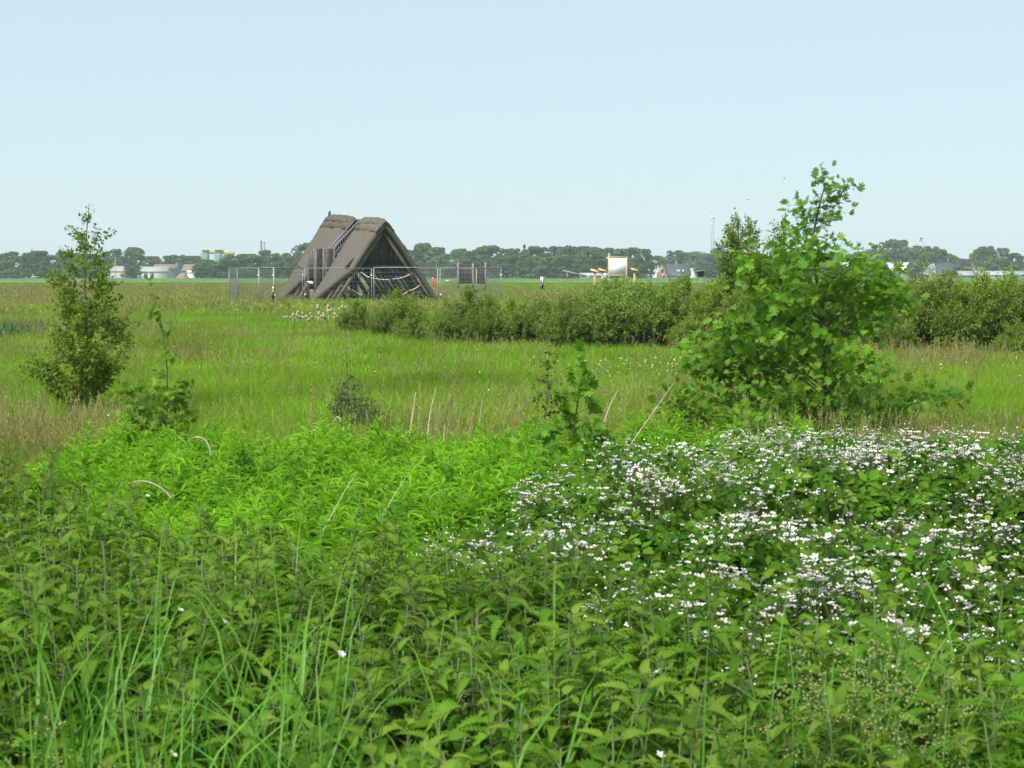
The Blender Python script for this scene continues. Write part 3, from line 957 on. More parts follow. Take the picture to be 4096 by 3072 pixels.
# poles
for px, top, D, lab in ((465, 1030, 690, 'thin lamp post behind the left sheds'), (3887, 1049, 690, 'thin grey pole by the brown roofed shed'), (3993, 1020, 640, 'tall pale pole among the trees near the right edge')):
    h = Zat(top, D)
    t = thing('lamp_post', lab, 'lamp post', (X(px, D), D, 0))
    part('pole', t, M['lattice'], lambda mb: mb.tube([(0, 0, 0), (0, 0, h)], [0.14, 0.08], 6))
    part('arm', t, M['lattice'], lambda mb: [mb.box((-0.5, 0, h), (1.3, 0.25, 0.16))])

# boom barrier and a low white building before the wood
D = 560
t = thing('boom_barrier', 'long grey raised boom on a post in front of the far wood', 'barrier', (X(2268, D), D, 0))
part('post', t, M['galv'], lambda mb: mb.box((0, 0, Zat(1086, D) / 2), (0.45, 0.45, Zat(1086, D))))
part('boom', t, M['galv'], lambda mb: mb.beam((X(2250, D) - X(2268, D), -0.4, Zat(1082, D)), (X(2340, D) - X(2268, D), -0.4, Zat(1102, D)), 0.2, 0.42))
t, r, _ = gable_house('stable', 'low grey stable with white door frames before the far wood', 'stable', 2322, 2432, 590, 1103, 1094, 6, M['grey_wall'], M['sheet_grey'])
for q in (-2.0, 3.6):
    part('door', t, M['white'], lambda mb: mb.box((q, -0.1, 0.95), (0.9, 0.15, 1.7)))

# ------------------------------------------------------------------ the thatched hut
HUT_D = 91.0
hut = thing('thatched_hut', 'open A-frame hut with grey thatched roof, dark plank gable and outside stair', 'hut', (-6.74, HUT_D, 0.15), R(32))
HA = 3.32                                   # half width at the ground
PROF = [(0, 0), (0.06, 0.09), (0.14, 0.19), (0.3, 0.36), (0.46, 0.51), (0.64, 0.68), (0.82, 0.84), (1.0, 1.0)]


def ridge_z(v):
    return 4.40 + 0.064 * v


def roof_pt(side, t, v, off=0.0):
    """point on the thatch surface: side -1 left / +1 right, t 0 ridge .. 1 foot"""
    hs = [p[0] for p in PROF]
    us = [p[1] for p in PROF]
    u = np.interp(t, hs, us) * HA
    z = ridge_z(v) * (1 - t)
    sl = math.atan2(4.4, HA)
    return np.array([side * (u - off * math.sin(sl)), v, z - off * math.cos(sl)])


def thatch(name, side, va, vb, lim):
    """one half of a slope between v=va and vb; lim(t) gives the v range left at t"""
    nt, nv = 26, 12
    r = np.random.default_rng(int(va * 10) + side + 5)
    V = []
    for lay in (0.0, 0.34):
        for i in range(nt + 1):
            t = i / nt
            a, b = lim(t)
            for j in range(nv + 1):
                v = a + (b - a) * j / nv
                o = lay
                if lay == 0.0:
                    e = min(j, nv - j) / 2.0
                    o = 0.07 * max(0, 1 - e) ** 2 + 0.018 * r.normal()
                else:
                    o = lay * (1 - 0.35 * t)
                V.append(roof_pt(side, t, v, o))
    k = (nt + 1) * (nv + 1)
    F = []

    def g(l, i, j):
        return l * k + i * (nv + 1) + j
    for i in range(nt):
        for j in range(nv):
            F.append((g(0, i, j), g(0, i, j + 1), g(0, i + 1, j + 1), g(0, i + 1, j)))
            F.append((g(1, i, j), g(1, i + 1, j), g(1, i + 1, j + 1), g(1, i, j + 1)))
        F.append((g(0, i, 0), g(0, i + 1, 0), g(1, i + 1, 0), g(1, i, 0)))
        F.append((g(0, i, nv), g(1, i, nv), g(1, i + 1, nv), g(0, i + 1, nv)))
    for j in range(nv):
        F.append((g(0, nt, j), g(0, nt, j + 1), g(1, nt, j + 1), g(1, nt, j)))
        F.append((g(0, 0, j), g(1, 0, j), g(1, 0, j + 1), g(0, 0, j + 1)))
    if side > 0:
        F = [f[::-1] for f in F]
    mb = MB()
    mb.add(V, F)
    return make(name, mb.mesh(name, M['thatch'], True), hut)


def cut(t, full, leg, t0=0.60):
    if t <= t0:
        return full
    return full + (leg - full) * ((t - t0) / (1 - t0)) ** 0.9


FR, SL0, SL1, BK = -0.05, 2.62, 3.5, 6.84
thatch('thatch_slope', -1, FR, SL0, lambda t: (cut(t, FR, SL0 - 0.32), SL0))
thatch('thatch_slope', -1, SL1, BK, lambda t: (cut(t, SL1 + 0.5 * max(0, t - 0.25) ** 1.5, BK - 0.35, 0.5), BK))
thatch('thatch_slope', 1, FR, SL0, lambda t: (FR, FR + 0.32 + (SL0 - FR - 0.32) * float(np.clip((0.60 - t) / 0.08, 0, 1))))
thatch('thatch_slope', 1, SL1, BK, lambda t: (SL1, SL1 + 0.32 + (BK - SL1 - 0.32) * float(np.clip((0.60 - t) / 0.08, 0, 1))))


def ridge_cap(va, vb, seed):
    r = np.random.default_rng(seed)
    n = 16
    for lay, (tmax, lift) in enumerate(((0.135, 0.028), (0.065, 0.052))):
        V, F = [], []
        prof = [(-1, tmax), (-1, tmax * 0.55), (-1, tmax * 0.2), (0, 0), (1, tmax * 0.2), (1, tmax * 0.55), (1, tmax)]
        m = len(prof)
        for inner in (0, 1):
            for i in range(n + 1):
                v = va - 0.03 + (vb - va + 0.06) * i / n
                sag = 0.05 * math.sin(i / n * math.pi) * (1 if lay else 0.6) + 0.012 * r.normal()
                edge = -0.06 if i in (0, n) else 0.0
                for s, tt in prof:
                    if s == 0:
                        p = np.array([0, v, ridge_z(v) + lift - inner * 0.13 + sag + edge])
                    else:
                        p = roof_pt(s, tt + 0.012 * r.normal() * (tt == tmax), v, -lift + inner * 0.10 - edge)
                        p[2] += sag * 0.4
                    V.append(p)
        k = (n + 1) * m
        for i in range(n):
            for j in range(m - 1):
                a = i * m + j
                F.append((a, a + 1, a + m + 1, a + m))
                F.append((k + a, k + a + m, k + a + m + 1, k + a + 1))
            for j in (0, m - 1):
                a = i * m + j
                F.append((a, a + m, k + a + m, k + a) if j == 0 else (a, k + a, k + a + m, a + m))
        for j in range(m - 1):
            for i in (0, n):
                a = i * m + j
                F.append((a, k + a, k + a + 1, a + 1) if i == 0 else (a, a + 1, k + a + 1, k + a))
        mb = MB()
        mb.add(V, F)
        make('ridge_cap', mb.mesh('ridge_cap', M['ridge'], True), hut)


ridge_cap(FR, SL0, 1)
ridge_cap(SL1, BK, 2)
part('finial', hut, M['ridge'], lambda mb: mb.tube([(0, BK - 0.12, ridge_z(BK) - 0.1), (0, BK - 0.12, ridge_z(BK) + 0.12), (0.02, BK - 0.14, ridge_z(BK) + 0.25)], [0.10, 0.075, 0.05], 7))

# rafters, each its own timber
for side in (-1, 1):
    for k, v in enumerate((0.25, 0.8, 1.35, 1.9, 2.5, 3.75, 4.35, 4.95, 5.55, 6.2)):
        a = roof_pt(side, 0.06, v, 0.44)
        b = roof_pt(side, 0.995, v, 0.36)
        part('rafter', hut, M['timber_pale'] if (side > 0 and k == 3) or (side < 0 and k > 6) else M['timber'], lambda mb: mb.beam(a, b, 0.11, 0.17, (side * 0.83, 0, 0.56)))
for side in (-1, 1):
    for t_ in (0.58, 0.80):
        part('purlin', hut, M['timber'], lambda mb: mb.beam(roof_pt(side, t_, 0.2, 0.60), roof_pt(side, t_, 6.4, 0.60), 0.13, 0.13))
# cross frames: tie beams, posts and braces
for v in (0.55, 3.1, 6.0):
    part('tie_beam', hut, M['plank_dark'], lambda mb: mb.beam((-1.72, v, 1.93), (1.72, v, 1.93), 0.18, 0.2))
for u, v in ((-0.95, 3.1), (-0.45, 3.1), (0.35, 0.62), (0.75, 3.1), (-1.25, 6.0), (1.25, 6.0)):
    part('post', hut, M['plank_dark'], lambda mb: mb.beam((u, v, 0.0), (u, v, 1.84), 0.17, 0.17, (0, 1, 0)))
for (u0, z0, u1, z1, v) in ((-2.3, 0.9, -1.0, 0.08, 0.6), (-2.0, 0.05, -1.2, 1.8, 6.1), (-0.4, 1.8, 0.75, 0.1, 3.22), (0.45, 1.8, 1.5, 0.1, 3.22), (1.5, 1.8, 2.4, 0.3, 0.7)):
    part('brace', hut, M['plank_dark'], lambda mb: mb.beam((u0, v, z0), (u1, v, z1), 0.16, 0.2, (0, 1, 0)))
part('foundation', hut, M['concrete'], lambda mb: [mb.box((0.45, 0.05, 0.0), (5.3, 0.3, 0.30)), mb.box((2.75, 3.3, 0.0), (0.3, 6.2, 0.28)), mb.box((-2.75, 4.9, 0.0), (0.3, 3.4, 0.28)), mb.box((0, 6.6, 0.0), (5.2, 0.3, 0.26))])

# gable planks, each cut to the slope
ZG = 1.98
gx = np.linspace(-2.16, 2.16, 17)


def gable_top(u):
    t = 0.0
    for q in np.linspace(0, 0.7, 141):
        if np.interp(q, [p[0] for p in PROF], [p[1] for p in PROF]) * HA >= abs(u):
            t = q
            break
    return 4.40 * (1 - t) - 0.30


for vg, seed in ((0.42, 3), (6.35, 4)):
    r = np.random.default_rng(seed)
    for i in range(16):
        a, b = gx[i] + 0.014, gx[i + 1] - 0.014
        za, zb = gable_top(a), gable_top(b)
        if max(za, zb) < ZG + 0.12:
            continue
        za, zb = max(za, ZG + 0.02), max(zb, ZG + 0.02)
        d = 0.012 * r.normal()
        lo = ZG + 0.02 * r.normal()
        y0, y1 = vg + d, vg + d + 0.035
        V = [(a, y0, lo), (b, y0, lo), (b, y1, lo), (a, y1, lo), (a, y0, za), (b, y0, zb), (b, y1, zb), (a, y1, za)]
        part('gable_plank', hut, M['plank_dark'], lambda mb: mb.add(V, BOXF))
    for s in (-1, 1):
        part('bargeboard', hut, M['plank_dark'], lambda mb: mb.beam((s * 0.10, vg - 0.07, 3.98), (s * 2.16, vg - 0.07, 1.86), 0.05, 0.24, (0, -1, 0)))
    part('gable_beam', hut, M['plank_dark'], lambda mb: mb.box((0, vg - 0.03, ZG - 0.06), (4.3, 0.12, 0.16)))

# stair enclosure of weathered planks
BU0, BU1, BV0, BV1, BZ = -2.80, -1.72, 2.66, 3.66, 2.88
for i in range(5):
    a = BV0 + 0.03 + (BV1 - BV0 - 0.03) * i / 5
    b = BV0 + 0.03 + (BV1 - BV0 - 0.03) * (i + 1) / 5 - 0.012
    dz = 0.02 * math.sin(i * 2.1)
    if i in (1, 2, 3):       # opening low in the left face
        part('enclosure_plank', hut, M['plank_grey'], lambda mb: mb.box((BU0, (a + b) / 2, (1.36 + BZ + dz) / 2), (0.04, b - a, BZ + dz - 1.36)))
        part('enclosure_plank', hut, M['plank_grey'], lambda mb: mb.box((BU0, (a + b) / 2, 0.36), (0.04, b - a, 0.72)))
    else:
        part('enclosure_plank', hut, M['plank_grey'], lambda mb: mb.box((BU0, (a + b) / 2, (BZ + dz) / 2), (0.04, b - a, BZ + dz)))
for i in range(6):
    a = BU0 + 0.03 + (BU1 - BU0 - 0.03) * i / 6
    b = BU0 + 0.03 + (BU1 - BU0 - 0.03) * (i + 1) / 6 - 0.012
    dz = 0.025 * math.sin(i * 1.7 + 1)
    part('enclosure_plank', hut, M['plank_grey'] if i in (0, 2, 3) else M['plank_dark'], lambda mb: mb.box(((a + b) / 2, BV0, (BZ + dz) / 2), (b - a, 0.04, BZ + dz)))
    part('enclosure_plank', hut, M['plank_dark'], lambda mb: mb.box(((a + b) / 2, BV1, (BZ + dz) / 2), (b - a, 0.04, BZ + dz)))
for u, v in ((BU0 + 0.01, BV0 - 0.01), (BU0 + 0.01, BV1 + 0.01), (BU1, BV0 - 0.01)):
    part('corner_post', hut, M['plank_grey'], lambda mb: mb.box((u, v, BZ / 2 + 0.01), (0.10, 0.10, BZ + 0.02)))
part('notice', hut, M['white'], lambda mb: mb.box((BU0 - 0.045, 3.2, 1.05), (0.02, 0.55, 0.1)))

# stair in the slot: stringers, treads, handrails, balusters
for v in (2.74, 3.42):
    part('stringer', hut, M['plank_dark'], lambda mb: mb.beam((-1.95, v, 1.72), (-0.05, v, 3.75), 0.05, 0.26))
for i in range(9):
    f = (i + 0.5) / 9
    part('tread', hut, M['plank_grey'], lambda mb: mb.box((-1.95 + 1.9 * f, 3.08, 1.80 + 2.03 * f), (0.24, 0.62, 0.04)))
for v, u0, z0 in ((2.78, -1.6, 3.02), (3.40, -1.78, 2.80)):
    rail = part('handrail', hut, M['galv'], lambda mb: mb.tube([(u0 - 0.02, v, z0 - 0.75), (u0, v, z0 - 0.05), (u0 + 0.06, v, z0 + 0.05), (-0.14, v, 4.42), (-0.05, v, 4.44), (-0.01, v, 4.36), (-0.02, v, 3.8)], 0.032, 6))
    part('lower_rail', hut, M['galv'], lambda mb: mb.tube([(u0, v, z0 - 0.55), (-0.06, v, 3.86)], 0.022, 6))
    for i in range(11):
        f = (i + 0.6) / 11.5
        u = u0 + (-0.1 - u0) * f
        zt = z0 + (4.42 - z0) * f
        part('baluster', rail, M['galv'], lambda mb: mb.tube([(u, v, zt - 0.57), (u, v, zt)], 0.011, 5))
part('platform_bar', hut, M['galv'], lambda mb: mb.box((0.0, 3.06, 4.50), (0.12, 0.85, 0.09)))

# ------------------------------------------------------------------ site fence of mesh panels
PAN_LAB = ['narrow seen mesh fence panel left of the hut, running towards the hut front', 'second mesh fence panel left of the hut, behind the black post',
           'leftmost mesh fence panel, running away to the outer left corner', 'mesh fence panel closing the outer left corner, farthest left at the back',
           'front mesh fence panel before the stair enclosure of the hut', 'front mesh fence panel before the right half of the hut gable',
           'mesh fence panel right of the hut, before the brown board', 'mesh fence panel running back from the right fence corner',
           'back mesh fence panel behind the left foot of the hut', 'back mesh fence panel behind the middle of the hut',
           'back mesh fence panel behind the right half of the hut', 'back mesh fence panel seen between the hut and the brown board']


def ground_pt(px, D):
    return np.array([X(px, D), D, 0.0])


PANELS = [((1097, 85.9), (1213, 88.6)), ((1038, 89.1), (1096, 86.0)), ((918, 92.0), (1037, 89.2)), ((951, 95.4), (919, 92.1)),
          ((1220, 88.6), (1489, 88.5)), ((1495, 88.4), (1753, 88.3)), ((1760, 88.3), (2005, 90.6)), ((1906, 95.2), (2005, 90.8)),
          ((952, 95.5), (1190, 98.5)), ((1192, 98.5), (1432, 99)), ((1434, 99), (1676, 99)), ((1678, 99), (1906, 95.4))]
for i, ((pa, da), (pb, db)) in enumerate(PANELS):
    a, b = ground_pt(pa, da), ground_pt(pb, db)
    L = np.linalg.norm(b - a)
    ang = math.atan2(b[1] - a[1], b[0] - a[0])
    t = thing('fence_panel', PAN_LAB[i], 'fence', tuple(a), ang, 'mesh fence panels around the hut')
    top = 2.0 + 0.02 * math.sin(i * 2.7)
    part('frame', t, M['galv'], lambda mb: [mb.tube([(0.02, 0, 0.0), (0.02, 0, top)], 0.026, 6), mb.tube([(L - 0.02, 0, 0.0), (L - 0.02, 0, top)], 0.026, 6),
                                            mb.tube([(0.02, 0, top), (L / 2, 0, top + 0.01), (L - 0.02, 0, top)], 0.026, 6), mb.tube([(0.02, 0, 0.14), (L - 0.02, 0, 0.14)], 0.02, 6)])

    def wires(mb):
        n = int(L / 0.11)
        for k in range(1, n):
            mb.tube([(L * k / n, 0, 0.14), (L * k / n, 0, top)], 0.0036, 4, cap=False)
        for k in range(1, 8):
            zz = 0.14 + (top - 0.14) * k / 8
            mb.tube([(0.02, 0.012, zz), (L - 0.02, 0.012, zz)], 0.0052 if k % 2 else 0.0036, 4, cap=False)
    part('wire_mesh', t, M['wire'], wires)
    for q in (0.02, L - 0.02):
        part('foot_block', t, M['concrete'], lambda mb: mb.box((q, 0, 0.03), (0.22, 0.62, 0.12)))
    if i in (0, 1, 2, 4, 6, 7):
        part('clamp', t, M['white'], lambda mb: mb.box((L - 0.02, -0.03, 1.62), (0.09, 0.06, 0.07)))
    if i in (0, 4, 6):
        part('clamp', t, M['white'], lambda mb: mb.box((0.03, -0.03, 0.62), (0.08, 0.06, 0.09)))
    if i == 4:
        part('tag_plate', t, M['white'], lambda mb: mb.box((0.28, -0.03, 1.28), (0.28, 0.01, 0.075)))
    if i == 6:
        part('tag_plate', t, M['white'], lambda mb: mb.box((0.5, -0.03, 1.34), (0.27, 0.01, 0.075)))

# barrier tapes sagging across the gable front (white with faint red bars)
def tape(label, pts, w=0.038):
    pts = np.array([P(*p) for p in pts])
    k = []
    for i in range(len(pts) - 1):
        for f in np.linspace(0, 1, 7)[:-1]:
            q = pts[i] * (1 - f) + pts[i + 1] * f
            q = q - np.array([0, 0, 0.06 * math.sin(f * math.pi)])
            k.append(q)
    k.append(pts[-1])
    k = np.array(k)
    mb = MB()
    for i in range(len(k) - 1):
        tw = 0.4 * math.sin(i * 0.9)
        u = np.array([0.2 * math.sin(tw), math.sin(tw) * 0.5, math.cos(tw)]) * w / 2
        n = np.array([0, 0.002, 0])
        a, b = k[i], k[i + 1]
        V = [a - u - n, b - u - n, b - u + n, a - u + n, a + u - n, b + u - n, b + u + n, a + u + n]
        mb.add(V, BOXF, 1 if i % 6 == 5 else 0)
    tag(make('barrier_tape', mb.mesh('barrier_tape', [M['white'], M['tape_red']])), label, 'tape', 'barrier tapes at the hut gable')


zx = lambda x, y, D: (1080 + x * 0.31645, 830 + y * 0.31645, D)
tape('white barrier tape sagging across the top of the open gable front', [zx(1150, 815, 90.2), zx(1290, 888, 89.0), zx(1550, 905, 90.6), zx(1815, 828, 91.6)])
tape('white barrier tape running down inside the left of the gable front', [zx(905, 945, 90.6), zx(1040, 1040, 90.6), zx(1190, 1105, 90.8)])
tape('white barrier tape running up to the right foot of the gable', [zx(1610, 1108, 91.2), zx(1760, 1050, 91.4), zx(1915, 965, 91.8)], 0.05)


# ------------------------------------------------------------------ posts, boards and lecterns
def marker_post(label, px, D, top, wpx, labels):
    h = Zat(top, D)
    r0 = wpx / FPX * D / 2
    t = thing('marker_post', label, 'post', (X(px, D), D, 0))
    mb = MB()
    mb.tube([(0, 0, 0), (0, 0, h - 0.06), (0, 0, h - 0.02), (0, 0, h)], [r0, r0, r0 * 0.8, r0 * 0.4], 14)
    make('shaft', mb.mesh('shaft', M['black'], False), t)
    for mat, dx, z, ww, hh in labels:
        part('label_plate', t, M[mat], lambda m: m.box((dx * r0, -r0 - 0.004 + 0.35 * r0 * abs(dx) ** 2, h - z), (ww, 0.012, hh)))


marker_post('black marker post with white plates standing alone in the meadow', 2167, 150, 1102, 14, [('white', -0.45, 0.42, 0.10, 0.62), ('white', 0.45, 0.45, 0.10, 0.68), ('yellow_label', -0.45, 0.83, 0.10, 0.16), ('blue_label', -0.45, 1.0, 0.10, 0.14)])
marker_post('black marker post with coloured plates left of the fence by the hut', 1094, 84.5, 1143, 9.5, [('white', 0.1, 0.12, 0.075, 0.16), ('yellow_label', 0.1, 0.26, 0.075, 0.10), ('blue_label', 0.1, 0.37, 0.075, 0.10)])
for k, px in enumerate((1732, 1741.5)):
    D = 170
    t = thing('orange_post', ('left' if k == 0 else 'right') + ' one of two short orange red posts behind the hut', 'post', (X(px, D), D, 0), 0, 'orange red posts behind the hut')
    part('shaft', t, M['orange'], lambda mb: mb.box((0, 0, 0.62), (0.19, 0.19, 1.24)))
    part('cap', t, M['white'] if k == 0 else M['orange'], lambda mb: mb.box((0, 0, 1.27), (0.21, 0.21, 0.07)))

# brown information board behind the fence
D = 140
t = thing('information_board', 'brown two leaf plank board on three grey posts behind the fence', 'board', (X(1888, D), D, 0))
sc = D / FPX
for q, top in ((-55, 1050), (4, 1054), (54, 1048)):
    part('post', t, M['post_grey'], lambda mb: mb.box((q * sc, -0.02, Zat(top, D) / 2), (0.15, 0.15, Zat(top, D))))
for k in range(5):
    x0, x1 = -50 + 10 * k, -50 + 10 * (k + 1)
    part('board_plank', t, M['brown_panel'], lambda mb: mb.box(((x0 + x1) / 2 * sc, 0.1, (Zat(1055, D) + Zat(1134, D)) / 2), (10 * sc - 0.015, 0.05, Zat(1055, D) - Zat(1134, D))))
for k in range(4):
    x0, x1 = 10 + 10.2 * k, 10 + 10.2 * (k + 1)
    part('board_plank', t, M['brown_panel'], lambda mb: mb.box(((x0 + x1) / 2 * sc, 0.1, (Zat(1056, D) + Zat(1135, D)) / 2), (10.2 * sc - 0.015, 0.05, Zat(1056, D) - Zat(1135, D))))
part('rail', t, M['post_grey'], lambda mb: mb.box((0, 0.17, Zat(1062, D)), (112 * sc, 0.06, 0.12)))

# new white board in a pale timber frame
D = 150
sc = D / FPX
t = thing('white_board', 'large blank white board in a pale timber frame', 'board', (X(2469.5, D), D, 0))
zt, zb = Zat(1029, D), Zat(1102, D)
part('panel', t, M['panel_white'], lambda mb: mb.box((0, 0, (zt + zb) / 2), (70 * sc, 0.04, zt - zb - 0.12)))
for s in (-1, 1):
    part('post', t, M['pale_wood'], lambda mb: mb.box((s * 36.5 * sc, 0, zt / 2 + 0.02), (0.085, 0.12, zt + 0.04)))
for z in (zt + 0.02, zb):
    part('frame_rail', t, M['pale_wood'], lambda mb: mb.box((0, -0.012, z), (73 * sc - 0.085, 0.10, 0.075)))
part('brace', t, M['pale_wood'], lambda mb: mb.beam((12 * sc, 0.05, zb - 0.05), (32 * sc, 0.9, 0.3), 0.1, 0.1))

for k, (px, top, lab) in enumerate(((2378, 1083, 'pale wooden lectern farthest left of the white board'), (2409, 1081, 'pale wooden lectern right beside the white board on its left'), (2537, 1079, 'pale wooden lectern standing alone right of the white board'))):
    D = 148 + k
    z = Zat(top, D)
    t = thing('lectern', lab, 'lectern', (X(px, D), D, 0), 0.1 * k, 'pale wooden lecterns')
    part('post', t, M['pale_wood'], lambda mb: mb.box((0, 0, z / 2 - 0.03), (0.17, 0.17, z - 0.04)))
    part('desk', t, M['pale_wood'], lambda mb: mb.box((0.0, -0.05, z + 0.02), (0.72, 0.5, 0.05), 0, np.array(Matrix.Rotation(R(14), 3, 'Y') @ Matrix.Rotation(R(18), 3, 'X'))))
    part('bracket', t, M['pale_wood'], lambda mb: mb.box((0.0, 0.0, z - 0.1), (0.4, 0.12, 0.08)))

D = 150
t = thing('roofed_lectern', 'small dark wooden shelter box on posts left of the birch', 'shelter', (X(2801, D), D, 0))
for s in (-1, 1):
    part('post', t, M['post_grey'], lambda mb: mb.box((s * 0.3, 0, Zat(1086, D) / 2), (0.09, 0.12, Zat(1086, D))))
part('roof', t, M['post_grey'], lambda mb: mb.box((0, -0.05, Zat(1083, D)), (0.82, 0.75, 0.06), 0, np.array(Matrix.Rotation(R(-10), 3, 'Y'))))
part('back_panel', t, M['plank_dark'], lambda mb: mb.box((0.0, 0.12, Zat(1096, D)), (0.52, 0.05, 0.5)))


# birds
def bird(label, px, py, D, span, bank, perched=False):
    c = P(px, py, D)
    t = thing('bird', label, 'bird', tuple(c), bank, None)
    mb = MB()
    mb.tube([(-0.45 * span, 0, 0), (-0.2 * span, 0, 0.01 * span), (0.1 * span, 0, 0.02 * span), (0.33 * span, 0, 0.03 * span), (0.42 * span, 0, 0.02 * span)], np.array([0.02, 0.06, 0.085, 0.06, 0.01]) * span, 7)
    b = make('body', mb.mesh('body', M['bird'], True), t)
    if perched:
        b.rotation_euler = (0, R(-55), 0)
        return
    for s in (-1, 1):
        part('wing', t, M['bird'], lambda m: m.add([(0.18 * span, s * 0.03 * span, 0.03 * span), (-0.1 * span, s * 0.03 * span, 0.03 * span), (-0.12 * span, s * 0.3 * span, 0.12 * span), (-0.3 * span, s * 0.62 * span, 0.1 * span), (0.05 * span, s * 0.36 * span, 0.14 * span),
                                                   (0.18 * span, s * 0.03 * span, 0.045 * span), (-0.1 * span, s * 0.03 * span, 0.045 * span), (-0.12 * span, s * 0.3 * span, 0.13 * span), (-0.3 * span, s * 0.62 * span, 0.105 * span), (0.05 * span, s * 0.36 * span, 0.15 * span)],
                                                  [(0, 1, 2, 3, 4), (9, 8, 7, 6, 5), (0, 5, 6, 1), (1, 6, 7, 2), (2, 7, 8, 3), (3, 8, 9, 4), (4, 9, 5, 0)]))


bird('dark bird flying highest, left of the big oak top', 3137, 714, 75, 0.13, 0.2)
bird('dark bird flying between the radio mast and the big oak', 2992, 799, 75, 0.13, 0.3)
bird('tiny dark bird flying left of the radio mast', 2711, 830, 95, 0.09, 0.8)
bird('small bird perched on the front end of the hut ridge', 1537, 874, 91.6, 0.16, 0.0, True)
bird('small dark bird perched on the thin sapling top at the right', 3683, 957, 41.0, 0.15, 0.5, True)


# ------------------------------------------------------------------ scattering what nobody could count
def scatter(name, label, cat, pts, rot, scl, idx, protos, attrs=None):
    """one object that strews the prototype meshes over points (geometry nodes)"""
    me = bpy.data.meshes.new(name)
    n = len(pts)
    me.vertices.add(n)
    me.vertices.foreach_set('co', np.asarray(pts, np.float32).ravel())

    def put(nm, typ, key, val):
        a = me.attributes.new(nm, typ, 'POINT')
        a.data.foreach_set(key, np.ascontiguousarray(val).ravel())
    put('rot', 'FLOAT_VECTOR', 'vector', np.asarray(rot, np.float32))
    put('scl', 'FLOAT_VECTOR', 'vector', np.asarray(scl, np.float32))
    put('pick', 'INT', 'value', np.asarray(idx, np.int32))
    for k, v in (attrs or {}).items():
        put(k, 'FLOAT', 'value', np.asarray(v, np.float32))
    me.update()
    src = bpy.data.collections.new(name + '_source')
    for i, m in enumerate(protos):
        o = bpy.data.objects.new('%s_%02d' % (name, i), m)
        src.objects.link(o)
    ng = bpy.data.node_groups.new(name, 'GeometryNodeTree')
    ng.interface.new_socket('Geometry', in_out='INPUT', socket_type='NodeSocketGeometry')
    ng.interface.new_socket('Geometry', in_out='OUTPUT', socket_type='NodeSocketGeometry')
    N, Lk = ng.nodes, ng.links
    gi, go = N.new('NodeGroupInput'), N.new('NodeGroupOutput')
    ci = N.new('GeometryNodeCollectionInfo')
    ci.inputs['Collection'].default_value = src
    ci.inputs['Separate Children'].default_value = True
    ci.inputs['Reset Children'].default_value = True
    ip = N.new('GeometryNodeInstanceOnPoints')
    ip.inputs['Pick Instance'].default_value = True

    def named(nm, typ):
        k = N.new('GeometryNodeInputNamedAttribute')
        k.data_type = typ
        k.inputs['Name'].default_value = nm
        return k.outputs['Attribute']
    Lk.new(gi.outputs[0], ip.inputs['Points'])
    Lk.new(ci.outputs[0], ip.inputs['Instance'])
    Lk.new(named('pick', 'INT'), ip.inputs['Instance Index'])
    Lk.new(named('rot', 'FLOAT_VECTOR'), ip.inputs['Rotation'])
    Lk.new(named('scl', 'FLOAT_VECTOR'), ip.inputs['Scale'])
    Lk.new(ip.outputs[0], go.inputs[0])
    o = make(name, me, None, None, label, cat, None, 'stuff')
    md = o.modifiers.new('strew', 'NODES')
    md.node_group = ng
    return o


# ------------------------------------------------------------------ meadow grass
def tuft(seed, n, rad, h, w, lean, mat_i=0, seeds=0, seg=3):
    r = np.random.default_rng(seed)
    mb = MB()
    for k in range(n + seeds):
        a, d = r.random() * 6.28, rad * math.sqrt(r.random())
        p0 = np.array([d * math.cos(a), d * math.sin(a), 0])
        is_seed = k >= n
        hh = h * (0.55 + 0.6 * r.random()) * (1.3 if is_seed else 1)
        b = r.random() * 6.28
        ln = hh * lean * (0.3 + r.random()) * (0.5 if is_seed else 1)
        dv = np.array([math.cos(b), math.sin(b), 0])
        f = r.random() * 6.28
        wv = np.array([math.cos(f), math.sin(f), 0])
        V, F = [], []
        ww = w * (0.6 + 0.8 * r.random()) * (0.45 if is_seed else 1)
        for i in range(seg + 1):
            t = i / seg
            c = p0 + np.array([0, 0, hh * (t - 0.18 * lean * t * t)]) + dv * ln * t * t
            q = ww * (1 - t) ** 0.7 if not is_seed else ww * 0.8
            V += [c - wv * q / 2, c + wv * q / 2]
            if i:
                e = 2 * i
                F.append((e - 2, e - 1, e + 1, e))
        tt = r.random()
        mb.add(V, F, 1 if is_seed else mat_i, tt)
        if is_seed:
            c = (V[-1] + V[-2]) / 2
            m = 5
            hd = hh * 0.22
            for s in range(m):
                zz = c + np.array([0, 0, -hd + hd * 1.2 * s / m])
                e = r.normal(size=3) * w * 1.6
                e[2] = abs(e[2]) + hd * 0.2
                mb.add([zz, zz + e * 0.5 + wv * w * 0.7, zz + e, zz + e * 0.5 - wv * w * 0.7], [(0, 1, 2, 3)], 1, r.random())
    return mb.mesh('tuft', [M['grass'], M['seedgrass']])


